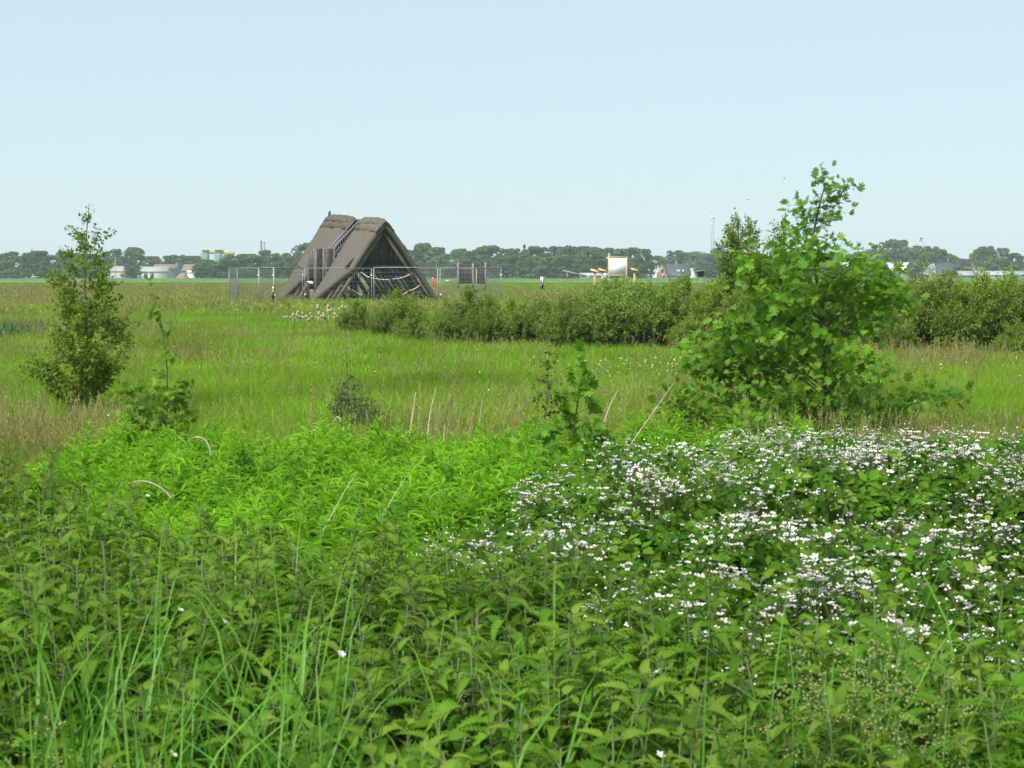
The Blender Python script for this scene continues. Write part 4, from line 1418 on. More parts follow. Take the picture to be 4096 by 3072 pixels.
NEAR = [tuft(31, 46, 0.13, 0.42, 0.0075, 0.55), tuft(32, 40, 0.12, 0.50, 0.007, 0.4, 0, 7), tuft(33, 46, 0.15, 0.36, 0.008, 0.8), tuft(34, 26, 0.12, 0.50, 0.006, 0.35, 0, 16)]
MIDT = [tuft(41, 90, 0.34, 0.42, 0.013, 0.5, 0, 0, 2), tuft(42, 80, 0.34, 0.45, 0.012, 0.4, 0, 14, 2), tuft(43, 90, 0.36, 0.36, 0.014, 0.7, 0, 0, 2), tuft(44, 60, 0.34, 0.48, 0.011, 0.35, 0, 26, 2)]
FART = [tuft(51, 130, 1.0, 0.42, 0.035, 0.5, 0, 0, 2), tuft(52, 110, 1.0, 0.46, 0.032, 0.45, 0, 22, 2), tuft(53, 130, 1.0, 0.36, 0.035, 0.6, 0, 0, 2), tuft(54, 100, 1.0, 0.5, 0.03, 0.4, 0, 36, 2)]


def spread(d0, d1, dens, r, side=2.5):
    """random points in the wedge the picture shows, with a margin at the sides"""
    hw = 2048 / FPX * 1.12
    area = hw * (d1 * d1 - d0 * d0) + 2 * side * (d1 - d0)
    n = int(area * dens)
    y = np.sqrt(d0 * d0 + (d1 * d1 - d0 * d0) * r.random(n))
    x = (r.random(n) * 2 - 1) * (hw * y + side)
    return np.stack([x, y, 0 * x], 1)


def blob(px, D, cx, cd, rx, rd):
    return np.exp(-(((px - cx) / rx) ** 2 + ((D - cd) / rd) ** 2))


def dryness(x, y):
    """where the sward is straw coloured (1) or fresh green (0): patches of different grasses"""
    px = 2048 + x / y * FPX
    D = y
    d = 0.16 + 0.9 * (fbm(x * 0.35, y * 0.13, 3) - 0.5) + 0.35 * (fbm(x * 1.3, y * 0.6, 9) - 0.5)
    d += 0.55 * np.clip(1 - np.abs(D - 13.8) / 3.6, 0, 1) * np.where(px < 2600, 1, 0.3)          # withered band behind the goldenrod
    d -= 0.75 * blob(px, D, 1850, 27.5, 950, 3.0)                                                  # lush strip
    d -= 0.55 * blob(px, D, 2750, 25.5, 500, 2.2)
    d -= 0.45 * blob(px, D, 250, 24, 450, 4.5)
    d -= 0.35 * blob(px, D, 900, 21, 500, 3.5)
    d += 0.35 * blob(px, D, 700, 31, 600, 2.5)
    d += 0.42 * blob(px, D, 300, 44, 700, 8)
    d += 0.35 * blob(px, D, 250, 14.5, 420, 2.2)
    d += 0.30 * blob(px, D, 3700, 31, 600, 5)
    d -= 0.25 * blob(px, D, 3900, 22, 500, 3.5)
    d -= 0.5 * blob(px, D, 900, 56, 420, 7)
    d += np.clip((D - 58) / 20, 0, 1) * 0.30
    d -= 0.8 * blob(px, D, 1450, 78, 420, 7)
    d -= 0.55 * blob(px, D, 2150, 175, 420, 50)
    d -= np.clip((D - 190) / 40, 0, 1) * 0.5
    return np.clip(d, 0, 1)


def strew(name, label, d0, d1, dens, protos, hs, seed, excl=None):
    r = np.random.default_rng(seed)
    pts = spread(d0, d1, dens, r)
    if excl is not None:
        pts = pts[~excl(pts)]
    n = len(pts)
    dry = dryness(pts[:, 0], pts[:, 1])
    dry = np.clip(dry + 0.22 * r.normal(size=n), 0, 1)
    u = r.random(n)
    idx = np.where(u < 0.03 + 0.5 * dry ** 1.5, np.where(r.random(n) < 0.6 * dry, 3, 1), np.where(r.random(n) < 0.5, 0, 2))
    hh = hs * (0.72 + 0.55 * fbm(pts[:, 0] * 0.5, pts[:, 1] * 0.3, 5)) * (0.8 + 0.4 * r.random(n))
    wd = 0.85 + 0.4 * r.random(n)
    rot = np.stack([0.12 * r.normal(size=n), 0.12 * r.normal(size=n), r.random(n) * 6.28], 1)
    return scatter(name, label, 'grass', pts, rot, np.stack([wd, wd, hh], 1), idx, protos, {'dry': dry})


def under_plants(p):
    """ground under the goldenrod and bramble needs no tall grass"""
    px = 2048 + p[:, 0] / p[:, 1] * FPX
    return (p[:, 1] < 10.4) & (px > 250)


strew('meadow_grass', 'near meadow grass, straw coloured and green, behind the goldenrod', 6.3, 26, 46, NEAR, 0.80, 61, under_plants)
strew('meadow_grass', 'middle meadow grass before and around the willow scrub', 25.5, 64, 13, MIDT, 0.66, 62)
strew('meadow_grass', 'far meadow grass around the hut and the boards', 63, 268, 1.9, FART, 0.70, 63)

# little flowers in the sward
for nm, lab, mat, spots, sz in (('white_meadow_flowers', 'scattered small white flowers in the meadow', 'white_flower', [(2650, 25.0, 240, 1.6, 130), (2300, 27, 700, 4, 30), (1500, 26, 900, 5, 12), (3700, 24, 400, 4, 45), (600, 22, 500, 5, 8)], 0.0095),
                                ('yellow_meadow_flowers', 'scattered yellow flowers in the grass before the fence', 'yellow_flower', [(1150, 72, 260, 6, 170), (1500, 74, 250, 5, 60), (900, 70, 200, 6, 30)], 0.02)):
    r = np.random.default_rng(71)
    mb = MB()
    for cx, cd, sx, sd, n in spots:
        D = cd + sd * r.normal(size=n)
        px = cx + sx * r.normal(size=n)
        pos = np.stack([(px - 2048) / FPX * D, D, 0.30 + 0.16 * r.random(n)], 1)
        up = norm(np.array([0, -0.5, 1]) + 0.4 * r.normal(size=(n, 3)))
        mb.inst(BLOSSOM[1], frames(np.cross(up, rdir(n, r)), up), pos, sz * (0.6 + 0.7 * r.random(n)))
    make(nm, mb.mesh(nm, M[mat]), None, None, lab, 'flowers', None, 'stuff')


# ------------------------------------------------------------------ saplings and shrubs
def skeleton(r, trunk, tr0, prof, nb, rise, curl, twigs, twig_len, node, top_nodes=True, leafless=0.35, squash=1.0, jit=(0.72, 0.34), wpow=1.35):
    """trunk polyline, branches reaching the profile [(z, left, right)], twigs; returns tubes and leaf nodes"""
    trunk = np.array(trunk, float)
    tz = trunk[:, 2]
    tubes = []
    H = tz[-1]
    rad = tr0 * (1 - 0.9 * np.linspace(0, 1, len(trunk)))
    tubes.append((trunk, rad))
    pz = [p[0] for p in prof]
    pl = [p[1] for p in prof]
    pr = [p[2] for p in prof]
    zs = np.linspace(pz[0], pz[-1] * 0.985, 200)
    wgt = (np.interp(zs, pz, pl) + np.interp(zs, pz, pr) + 0.05) ** wpow
    cdf = np.cumsum(wgt) / wgt.sum()
    nodes, dirs = [], []
    for k in range(nb):
        z = np.interp((k + r.random()) / nb, cdf, zs)
        az = k * 2.39996 + r.normal() * 0.3
        c, s = math.cos(az), math.sin(az)
        lft, rgt = np.interp(z, pz, pl), np.interp(z, pz, pr)
        L = (rgt if c > 0 else lft) * abs(c) + (lft + rgt) / 2 * (1 - abs(c)) * squash
        L *= jit[0] + jit[1] * r.random()
        if L < 0.03:
            continue
        zb = max(tz[0] + 0.04, z - L * rise * (0.7 + 0.6 * r.random()))
        b = np.array([np.interp(zb, tz, trunk[:, 0]), np.interp(zb, tz, trunk[:, 1]), zb])
        e = np.array([np.interp(z, tz, trunk[:, 0]) + L * c, np.interp(z, tz, trunk[:, 1]) + L * s, z])
        m = 6
        t = np.linspace(0, 1, m)
        pts = b + (e - b) * t[:, None]
        pts[:, 2] += curl * L * np.sin(t * math.pi)
        pts += r.normal(size=pts.shape) * 0.02 * L * t[:, None]
        rb = max(0.0022, tr0 * 0.32 * min(1, L / 0.6) * (1 - 0.6 * zb / H))
        tubes.append((pts, rb * (1 - 0.8 * t)))
        nn = max(2, int(L * (1 - leafless) / node))
        for f in leafless + (1 - leafless) * (np.arange(nn) + r.random(nn)) / nn:
            p = b + (e - b) * f
            p = np.array([np.interp(f, t, pts[:, i]) for i in range(3)])
            nodes.append(p)
            dirs.append(norm(e - b))
        for j in range(int(twigs * (0.4 + L) + r.random())):
            f = 0.3 + 0.68 * r.random()
            p = np.array([np.interp(f, t, pts[:, i]) for i in range(3)])
            d = norm(norm(e - b) + r.normal(size=3) * 0.65 + np.array([0, 0, 0.15]))
            q = p + d * twig_len * (0.5 + r.random()) * min(1, 0.4 + L)
            tubes.append((np.array([p, (p + q) / 2 + r.normal(size=3) * 0.01, q]), np.array([rb * 0.45, rb * 0.35, rb * 0.15]) + 0.0006))
            for g in np.linspace(0.25, 1, max(2, int(np.linalg.norm(q - p) / node))):
                nodes.append(p + (q - p) * g)
                dirs.append(d)
    if top_nodes:
        for g in np.linspace(0.8, 1.0, 8):
            z = tz[0] + (H - tz[0]) * g
            nodes.append(np.array([np.interp(z, tz, trunk[:, 0]), np.interp(z, tz, trunk[:, 1]), z]))
            dirs.append(np.array([0, 0, 1.0]))
    return tubes, np.array(nodes), np.array(dirs)


def wood(tubes, bark, name, parent, n=5):
    mb = MB()
    for p, q in tubes:
        mb.tube(p, q, n)
    return make(name, mb.mesh(name, bark, True), parent)


def leaf_frames(r, dirs, up_bias, droop, spreadv):
    k = len(dirs)
    d = norm(dirs * 0.6 + spreadv * r.normal(size=(k, 3)) + np.array([0, 0, -droop]))
    up = norm(np.array([0, 0, up_bias]) + 0.55 * r.normal(size=(k, 3)) + np.array([0, -0.15, 0]))
    return frames(d, up)


def oak_tree(name, label, loc, trunk, tr0, prof, nb, leaf, per, single, seed, tl=0.20, red=0, node=0.055, twigs=9, group=None, rise=0.45, leafless=0.3, squash=1.0, jit=(0.72, 0.34), mat='oak', wpow=1.35):
    r = np.random.default_rng(seed)
    t = thing(name, label, 'tree', loc, 0, group)
    tubes, nodes, dirs = skeleton(r, trunk, tr0, prof, nb, rise, 0.06, twigs, tl, node, True, leafless, squash, jit, wpow)
    wood(tubes[:1], M['bark'], 'trunk', t, 7)
    wood(tubes[1:], M['bark'], 'branches', t, 4)
    pos = np.repeat(nodes, per, 0)
    dr = np.repeat(dirs, per, 0)
    k = len(pos)
    pos = pos + 0.012 * r.normal(size=(k, 3))
    Fm = leaf_frames(r, dr, 0.9, 0.25, 0.75)
    sc = leaf * (0.55 + 0.6 * r.random(k))
    shape = r.integers(0, 3, k)
    # the leaves nearest the viewer are leaves of their own, the rest one crown
    own = np.argsort(pos[:, 1] - 0.5 * sc)[:single] if k > single else np.arange(k)
    mask = np.zeros(k, bool)
    mask[own] = True
    tops = np.argsort(-pos[:, 2])[:red]
    meshes = []
    for i in range(3):
        mb = MB()
        mb.inst(OAK[i], np.eye(3)[None], np.zeros((1, 3)), np.ones(1), np.array([0.3 * i]))
        meshes.append(mb.mesh('oak_leaf', M[mat]))
    mbr = MB()
    mbr.inst(OAK[0], np.eye(3)[None], np.zeros((1, 3)), np.ones(1))
    redmesh = mbr.mesh('young_leaf', M['oak_red'])
    for i in np.nonzero(mask)[0]:
        o = make('leaf', redmesh if i in tops else meshes[shape[i]], t)
        Mx = Matrix([list(Fm[i][a] * sc[i]) + [pos[i][a]] for a in range(3)] + [[0, 0, 0, 1]])
        o.matrix_basis = Mx
    mb = MB()
    for i in range(3):
        q = (~mask) & (shape == i)
        mb.inst(OAK[i], Fm[q], pos[q], sc[q], r.random(q.sum()))
    if mb.n:
        make('crown', mb.mesh('crown', M[mat]), t, kind='stuff')
    return t


# the big oak on the right: boughs that end in leafy sprays, tier over tier
OAK_D = 16.0
OAK_TRUNK = np.array([(0.02, 0, 0), (0.04, 0, 0.3), (0.03, 0.0, 0.6), (0.01, 0, 1.0), (0.0, 0.02, 1.3), (-0.07, 0, 1.7), (-0.12, 0, 1.95), (-0.05, 0, 2.3), (0.0, 0, 2.5), (-0.03, 0, 2.68)])
OAK_ENDS = """930,110 965,160 1075,200 1035,225 930,235 985,290 1040,315 1010,355 785,290 830,320 885,300 925,370 800,365 860,390
775,430 845,440 900,470 985,475 1025,510 720,480 760,520 840,510 920,520 560,610 620,640 700,600 760,560 525,700 640,700 720,660 800,620 860,560 940,570 1010,560 1110,530
1080,640 1150,640 1220,650 1290,690 1320,760 1250,760 1180,720 1060,720 980,650 900,640 1300,840 1200,830 1120,800 1000,780 700,800 760,780 650,850 620,880 840,740 1100,880 1200,930 1020,880 800,900 900,960 960,1000
450,930 520,960 420,1020 360,1050 560,1020 640,1000 230,1130 300,1130 400,1130 500,1120 600,1100 700,1080 820,1080 950,1060 1040,1060 1130,1110 780,980 870,1000 1000,1150 880,1180 1080,1180 760,1180 620,1190 450,1200 330,1210
150,1300 140,1420 230,1400 330,1330 420,1290 520,1260 300,1480 420,1450 520,1420 640,1400 560,1500 700,1480 680,1300 800,1300 900,1350 1000,1350 860,1480 960,1460 1060,1420 1150,1330 1250,1300 1330,1380 1200,1430 1380,1420 1430,1380 1550,1345 1660,1335 1300,1480 1100,1500 1420,1480"""
ends = [tuple(int(q) for q in e.split(',')) for e in OAK_ENDS.split()]


def big_oak():
    r = np.random.default_rng(101)
    t = thing('oak_tree', 'large bright green young oak standing behind the white flowering bramble', 'tree', (X(3290, OAK_D), OAK_D, 0))
    tz = OAK_TRUNK[:, 2]
    tubes = [(OAK_TRUNK, 0.030 * (1 - 0.9 * np.linspace(0, 1, len(OAK_TRUNK))))]
    pos, dirs = [], []
    for n, (zx_, zy_) in enumerate(ends):
        x, z = (zx_ - 950) * 0.0017, (1665 - zy_) * 0.0017
        half = np.interp(z, [0.3, 0.7, 1.1, 1.6, 1.95, 2.2, 2.6], [1.0, 0.8, 0.6, 0.65, 0.3, 0.15, 0.06])
        c = np.array([np.interp(z, tz, OAK_TRUNK[:, 0]), 0, z])
        y = half * math.sqrt(max(0.05, 1 - min(1, abs(x - c[0]) / (half + 0.35)) ** 2)) * (2 * r.random() - 1.15)
        e = np.array([x, y, z])
        zb = max(0.05, z - 0.42 * np.linalg.norm((e - c)[:2]) - 0.08)
        b = np.array([np.interp(zb, tz, OAK_TRUNK[:, 0]), 0, zb])
        f = np.linspace(0, 1, 6)
        p = b + (e - b) * f[:, None]
        p[:, 2] += 0.05 * np.linalg.norm(e - b) * np.sin(f * math.pi)
        p[1:-1] += 0.015 * r.normal(size=(4, 3))
        L = np.linalg.norm(e - b)
        tubes.append((p, max(0.003, 0.009 * min(1, L)) * (1 - 0.75 * f)))
        k = int(34 + 14 * r.random()) if z < 1.85 else int(11 + 7 * r.random())
        R_ = 0.110 if z < 1.85 else 0.055
        pos.append(e + R_ * r.normal(size=(k, 3)) * np.array([1, 1, 0.75]))
        dirs.append(np.repeat(norm(e - b)[None], k, 0))
        m = int(L * 14)
        g = 0.45 + 0.5 * r.random(m)
        pos.append(np.stack([np.interp(g, f, p[:, i]) for i in range(3)], 1) + 0.03 * r.normal(size=(m, 3)))
        dirs.append(np.repeat(norm(e - b)[None], m, 0))
    wood(tubes[:1], M['bark'], 'trunk', t, 7)
    wood(tubes[1:], M['bark'], 'branches', t, 4)
    pos, dirs = np.concatenate(pos), np.concatenate(dirs)
    k = len(pos)
    Fm = leaf_frames(r, dirs, 0.9, 0.25, 0.75)
    sc = 0.094 * (0.5 + 0.75 * r.random(k)) * np.where(pos[:, 2] > 1.85, 0.8, 1.0)
    shape = r.integers(0, 3, k)
    own = np.argsort(pos[:, 1] - 0.5 * sc)[:300]
    mask = np.zeros(k, bool)
    mask[own] = True
    tops = set(np.argsort(-pos[:, 2] + 0.8 * r.random(k))[:22])
    meshes = [MB().inst(OAK[i], np.eye(3)[None], np.zeros((1, 3)), np.ones(1), np.array([0.3 * i])).mesh('oak_leaf', M['oak']) for i in range(3)]
    redmesh = MB().inst(OAK[0], np.eye(3)[None], np.zeros((1, 3)), np.ones(1)).mesh('young_leaf', M['oak_red'])
    for i in own:
        o = make('leaf', redmesh if i in tops else meshes[shape[i]], t)
        o.matrix_basis = Matrix([list(Fm[i][a] * sc[i]) + [pos[i][a]] for a in range(3)] + [[0, 0, 0, 1]])
    mb = MB()
    for i in range(3):
        q = (~mask) & (shape == i)
        mb.inst(OAK[i], Fm[q], pos[q], sc[q], r.random(q.sum()))
    make('crown', mb.mesh('crown', M['oak']), t, kind='stuff')


big_oak()
# the small oak with the long leader beside the birch
D = 11.5
oak_tree('oak_sapling', 'small oak sapling with a long thin leader right of the birch', (X(655, D), D, 0),
         [(-0.02, 0, 0), (0.0, 0, 0.25), (0.01, 0, 0.5), (0.015, 0, 0.8), (0.02, 0, 1.05), (0.0, 0, 1.25), (-0.03, 0, 1.45), (-0.09, 0, 1.66)], 0.009,
         [(0.40, 0.30, 0.40), (0.55, 0.30, 0.34), (0.68, 0.26, 0.22), (0.82, 0.30, 0.16), (0.95, 0.34, 0.10), (1.02, 0.05, 0.20), (1.1, 0.08, 0.10), (1.25, 0.08, 0.08), (1.45, 0.05, 0.05), (1.62, 0.04, 0.03)],
         60, 0.058, 2, 300, 102, tl=0.10, red=4, node=0.06, twigs=6, leafless=0.3, mat='oak_dull', wpow=2.4)
# the oak sapling in the middle
D = 9.2
oak_tree('oak_sapling', 'leafy oak sapling standing in the goldenrod, middle of the picture', (X(2300, D), D, 0),
         [(-0.02, 0, 0), (-0.03, 0, 0.4), (0.0, 0, 0.7), (0.0, 0, 0.9), (0.03, 0, 1.1), (0.05, 0, 1.27)], 0.011,
         [(0.45, 0.12, 0.18), (0.62, 0.22, 0.24), (0.78, 0.20, 0.20), (0.95, 0.12, 0.12), (1.1, 0.11, 0.13), (1.22, 0.08, 0.10)],
         26, 0.078, 2, 300, 103, tl=0.08, red=0, node=0.06, twigs=4, leafless=0.3)
D = 9.6
oak_tree('oak_sapling', 'few leaved young oak shoot left of the middle sapling', (X(2125, D), D, 0), [(0, 0, 0), (-0.01, 0, 0.45), (-0.06, 0, 0.78)], 0.007,
         [(0.5, 0.10, 0.08), (0.65, 0.13, 0.12), (0.76, 0.08, 0.14)], 7, 0.09, 1, 300, 104, tl=0.08, node=0.05, twigs=3)


def leafy_tree(name, label, loc, trunk, tr0, prof, nb, leaf, per, mat, bark, seed, node, twigs, rise, droop, tpl=BIRCH, curl=0.05, twig_len=0.2, leafless=0.3, group=None, cat='tree', squash=1.0, lw=1.0):
    r = np.random.default_rng(seed)
    t = thing(name, label, cat, loc, 0, group)
    tubes, nodes, dirs = skeleton(r, trunk, tr0, prof, nb, rise, curl, twigs, twig_len, node, True, leafless, squash)
    wood(tubes[:1], bark, 'trunk', t, 7)
    wood(tubes[1:], M['bark'], 'branches', t, 3)
    pos = np.repeat(nodes, per, 0)
    dr = np.repeat(dirs, per, 0)
    k = len(pos)
    pos = pos + leaf * 0.5 * r.normal(size=(k, 3))
    mb = MB()
    sc = leaf * (0.6 + 0.6 * r.random(k))
    mb.inst(tpl, leaf_frames(r, dr, 0.5, droop, 0.8), pos, np.stack([sc * lw, sc, sc], 1), r.random(k))
    make('crown', mb.mesh('crown', mat), t, kind='stuff')
    return t


# birch on the left
D = 19.0
leafy_tree('birch_tree', 'slender young birch standing alone in the meadow at the left', (X(318, D), D, 0),
           [(0, 0, 0), (0.0, 0, 0.3), (0.03, 0, 0.8), (0.06, 0, 1.3), (0.07, 0, 1.8), (0.10, 0, 2.2), (0.13, 0, 2.46)], 0.026,
           [(0.24, 0.20, 0.08), (0.40, 0.46, 0.22), (0.6, 0.48, 0.40), (0.8, 0.42, 0.48), (1.0, 0.34, 0.46), (1.2, 0.30, 0.42), (1.45, 0.32, 0.42), (1.65, 0.30, 0.26), (1.85, 0.24, 0.22), (2.05, 0.26, 0.22), (2.2, 0.10, 0.17), (2.4, 0.03, 0.06)],
           66, 0.045, 3, M['birch'], M['birch_bark'], 111, 0.037, 13, 0.75, 0.45, leafless=0.12, squash=1.0)
# birches behind the big oak
D = 36.0
leafy_tree('birch_tree', 'birch with airy top just left of the big oak, before the scrub', (X(2945, D), D, 0),
           [(0, 0, 0), (-0.02, 0, 0.8), (0.0, 0, 1.6), (0.03, 0, 2.3), (0.02, 0, 2.8), (-0.05, 0, 3.0)], 0.05,
           [(0.3, 0.7, 0.6), (0.7, 0.8, 0.6), (1.1, 0.55, 0.5), (1.6, 0.42, 0.4), (2.0, 0.38, 0.42), (2.4, 0.36, 0.44), (2.65, 0.22, 0.40), (2.95, 0.04, 0.08)],
           110, 0.062, 3, M['birch'], M['birch_bark'], 112, 0.040, 14, 0.75, 0.45, leafless=0.12)
D = 38.0
leafy_tree('birch_tree', 'second birch whose thin top rises just behind the big oak', (X(3130, D), D, 0),
           [(0, 0, 0), (0.02, 0, 1.2), (0.0, 0, 2.2), (0.03, 0, 2.9), (0.05, 0, 3.15)], 0.05,
           [(0.4, 0.6, 0.6), (1.2, 0.6, 0.5), (1.8, 0.45, 0.4), (2.3, 0.40, 0.36), (2.7, 0.26, 0.24), (3.05, 0.05, 0.06)],
           80, 0.06, 3, M['birch'], M['birch_bark'], 113, 0.045, 12, 0.75, 0.45, leafless=0.15)
# dark little thorny sapling in the middle left
D = 17.0
leafy_tree('larch_sapling', 'small dark thin sapling alone in the meadow, left of the middle', (X(1400, D), D, 0),
           [(-0.03, 0, 0), (-0.02, 0, 0.25), (-0.02, 0, 0.5), (-0.03, 0, 0.78), (-0.04, 0, 0.98)], 0.010,
           [(0.14, 0.12, 0.30), (0.28, 0.15, 0.36), (0.42, 0.14, 0.24), (0.52, 0.10, 0.12), (0.6, 0.05, 0.05), (0.9, 0.02, 0.02)],
           34, 0.034, 3, M['hawthorn'], M['bark'], 121, 0.026, 9, 0.2, 0.1, tpl=WILLOW, leafless=0.1, lw=1.1)
D = 13.6
leafy_tree('willow_sapling', 'wispy thin sapling left of the middle oak sapling', (X(2185, D), D, 0),
           [(0, 0, 0), (-0.02, 0, 0.4), (0.01, 0, 0.8), (0.03, 0, 1.15)], 0.008,
           [(0.3, 0.14, 0.14), (0.5, 0.18, 0.10), (0.75, 0.12, 0.10), (0.95, 0.07, 0.10), (1.1, 0.03, 0.04)],
           22, 0.04, 2, M['hawthorn'], M['bark'], 122, 0.045, 4, 0.9, 0.1, leafless=0.25)
D = 15.2
leafy_tree('shrub', 'low dark leafy shrub left of the foot of the big oak', (X(2735, D), D, 0),
           [(0, 0, 0), (0.0, 0, 0.3), (-0.02, 0, 0.62)], 0.012, [(0.1, 0.2, 0.3), (0.3, 0.16, 0.24), (0.45, 0.08, 0.1), (0.6, 0.05, 0.05)],
           26, 0.05, 3, M['birch'], M['bark'], 123, 0.03, 8, 0.7, 0.0, leafless=0.1, cat='shrub')
# thin saplings rising from the scrub at the right
for k, (px, top, D, lab) in enumerate(((3686, 965, 41, 'thin leaning sapling with a bird on its tip, right of the oak'), (3792, 1050, 41, 'thin pale sapling before the dark farmhouse'),
                                       (3900, 1040, 41, 'slender bushy sapling before the brown roofed shed'), (3985, 1070, 40, 'short sapling before the greenhouse'),
                                       (3622, 1062, 40, 'faint thin stalk like sapling right of the oak crown'), (4062, 1078, 41, 'short leafy sapling at the right edge'))):
    H = Zat(top, D)
    leafy_tree('thin_sapling', lab, (X(px, D), D, 0), [(0.15, 0, 0), (0.1, 0, H * 0.5), (0.06, 0, H * 0.75), (0, 0, H)], 0.010,
               [(H * 0.45, 0.16, 0.16), (H * 0.7, 0.2, 0.2), (H * 0.88, 0.12, 0.12), (H * 0.99, 0.03, 0.03)], 18 if k != 4 else 9, 0.06, 2, M['willow_b'], M['bark'], 130 + k, 0.06, 4, 1.0, 0.1, tpl=WILLOW, leafless=0.2, lw=1.2, group='thin saplings rising from the scrub')


# willow scrub: rounded bushes in a row
def willow_proto(seed, mat, n=24000, leaf=0.042):
    r = np.random.default_rng(seed)
    wb = MB()
    ns = 34
    pos, dr = [], []
    for k in range(ns):
        a = k * 2.39996
        q = math.sqrt((k + 0.5) / ns)
        Hh = 1.0 * math.sqrt(max(0.12, 1 - 0.72 * q * q)) * (0.76 + 0.46 * r.random() ** 1.5)
        e = np.array([math.cos(a) * q * 0.60, math.sin(a) * q * 0.60, Hh * 0.93])
        b = np.array([math.cos(a) * q * 0.13, math.sin(a) * q * 0.13, 0])
        m = (b + e) / 2 + np.array([math.cos(a) * q * 0.10, math.sin(a) * q * 0.10, 0.04])
        wb.tube([b, m, e], [0.012, 0.009, 0.003], 4)
        for j in range(20):
            f = 0.12 + 0.85 * r.random() ** 0.8
            p = (1 - f) ** 2 * b + 2 * f * (1 - f) * m + f * f * e
            d = norm(r.normal(size=3) + norm(e - b) * 0.8 + np.array([0, 0, 0.25]))
            ln = 0.13 + 0.15 * r.random()
            k2 = n // (ns * 20)
            g = r.random(k2) ** 0.8
            pos.append(p + d * (ln * g)[:, None] + 0.02 * r.normal(size=(k2, 3)))
            dr.append(np.repeat(d[None], k2, 0))
    pos = np.concatenate(pos)
    dr = np.concatenate(dr)
    pos[:, 2] = np.abs(pos[:, 2])
    k = len(pos)
    sc = leaf * (0.6 + 0.7 * r.random(k))
    mb = MB()
    mb.inst(WILLOW, leaf_frames(r, dr, 0.5, 0.0, 0.75), pos, np.stack([sc * 1.25, sc, sc], 1), r.random(k))
    return wb.mesh('stems', M['bark']), mb.mesh('crown', mat)


WILLOWS = [willow_proto(201, M['willow']), willow_proto(202, M['willow']), willow_proto(203, M['willow_b']), willow_proto(204, M['willow'])]
r = np.random.default_rng(210)
SCRUB = [  # px centre, top row, base row, width px, proto
    (1420, 1215, 1318, 120, 0), (1530, 1228, 1330, 95, 3), (1610, 1168, 1320, 170, 2), (1655, 1250, 1352, 130, 0), (1790, 1232, 1360, 140, 3), (1890, 1172, 1350, 200, 0), (1950, 1215, 1362, 170, 1), (2060, 1205, 1350, 190, 2),
    (2165, 1192, 1352, 180, 3), (2250, 1215, 1372, 150, 0), (2330, 1165, 1350, 220, 1), (2420, 1150, 1370, 210, 0), (2530, 1120, 1376, 250, 3), (2640, 1135, 1375, 210, 1), (2725, 1120, 1345, 240, 2), (2760, 1270, 1382, 150, 2),
    (2870, 1125, 1372, 220, 2), (3010, 1140, 1380, 230, 0), (3130, 1150, 1380, 220, 1), (3260, 1150, 1380, 220, 3), (3370, 1160, 1380, 200, 0), (3480, 1170, 1382, 210, 2),
    (3580, 1150, 1385, 220, 1), (3690, 1112, 1384, 230, 3), (3800, 1125, 1386, 220, 0), (3900, 1112, 1390, 240, 2), (4010, 1105, 1388, 240, 2), (4100, 1115, 1390, 220, 1), (4060, 1295, 1400, 130, 2), (3560, 1255, 1392, 150, 0)]
SPOT = {0: 'leftmost small bush, by the cattails', 6: 'bush below the brown board', 12: 'bush below the white board'}
for i, (px, top, base, w, pr) in enumerate(SCRUB):
    D = (EYE - 0.24) * FPX / (base + 2 - HORIZON)
    H = Zat(top, D)
    W = w * 1.30 / FPX * D
    lab = SPOT.get(i) or 'rounded willow bush, %s from the left in the scrub row' % ordinal(i + 1)
    t = thing('willow_bush', 'green ' + lab, 'bush', (X(px, D), D, 0), r.random() * 6.28, 'willow bushes of the scrub row')
    t.scale = (W / 1.3, W / 1.3, H / 1.0)
    st, cr = WILLOWS[pr]
    make('stems', st, t)
    make('crown', cr, t, kind='stuff')

# cattails with fluffy heads
def cattail_meshes(seed):
    r = np.random.default_rng(seed)
    a, b, c = MB(), MB(), MB()
    a.tube([(0, 0, 0), (0.01, 0, 0.6), (0.0, 0, 1.0)], 0.006, 5)
    zs = np.linspace(0, 1, 8)
    w = np.array([0.35, 0.75, 0.95, 1.0, 0.95, 0.85, 0.6, 0.2])
    b.tube(np.stack([0.012 * r.normal(size=8), 0.012 * r.normal(size=8), 0.92 + 0.24 * zs], 1), 0.040 * w * (1 + 0.15 * r.normal(size=8)), 7)
    for k in range(3):
        q = r.random() * 6.28
        x, y = 0.16 * math.cos(q), 0.16 * math.sin(q)
        c.add([(-0.012, 0, 0), (0.012, 0, 0), (x * 0.4 + 0.01, y * 0.4, 0.5), (x * 0.4 - 0.01, y * 0.4, 0.5), (x, y, 0.95)], [(0, 1, 2, 3), (3, 2, 4)], 0, r.random())
    return a.mesh('stem', M['reedstem']), b.mesh('head', M['fluff'], True), c.mesh('leaf', M['blade'])


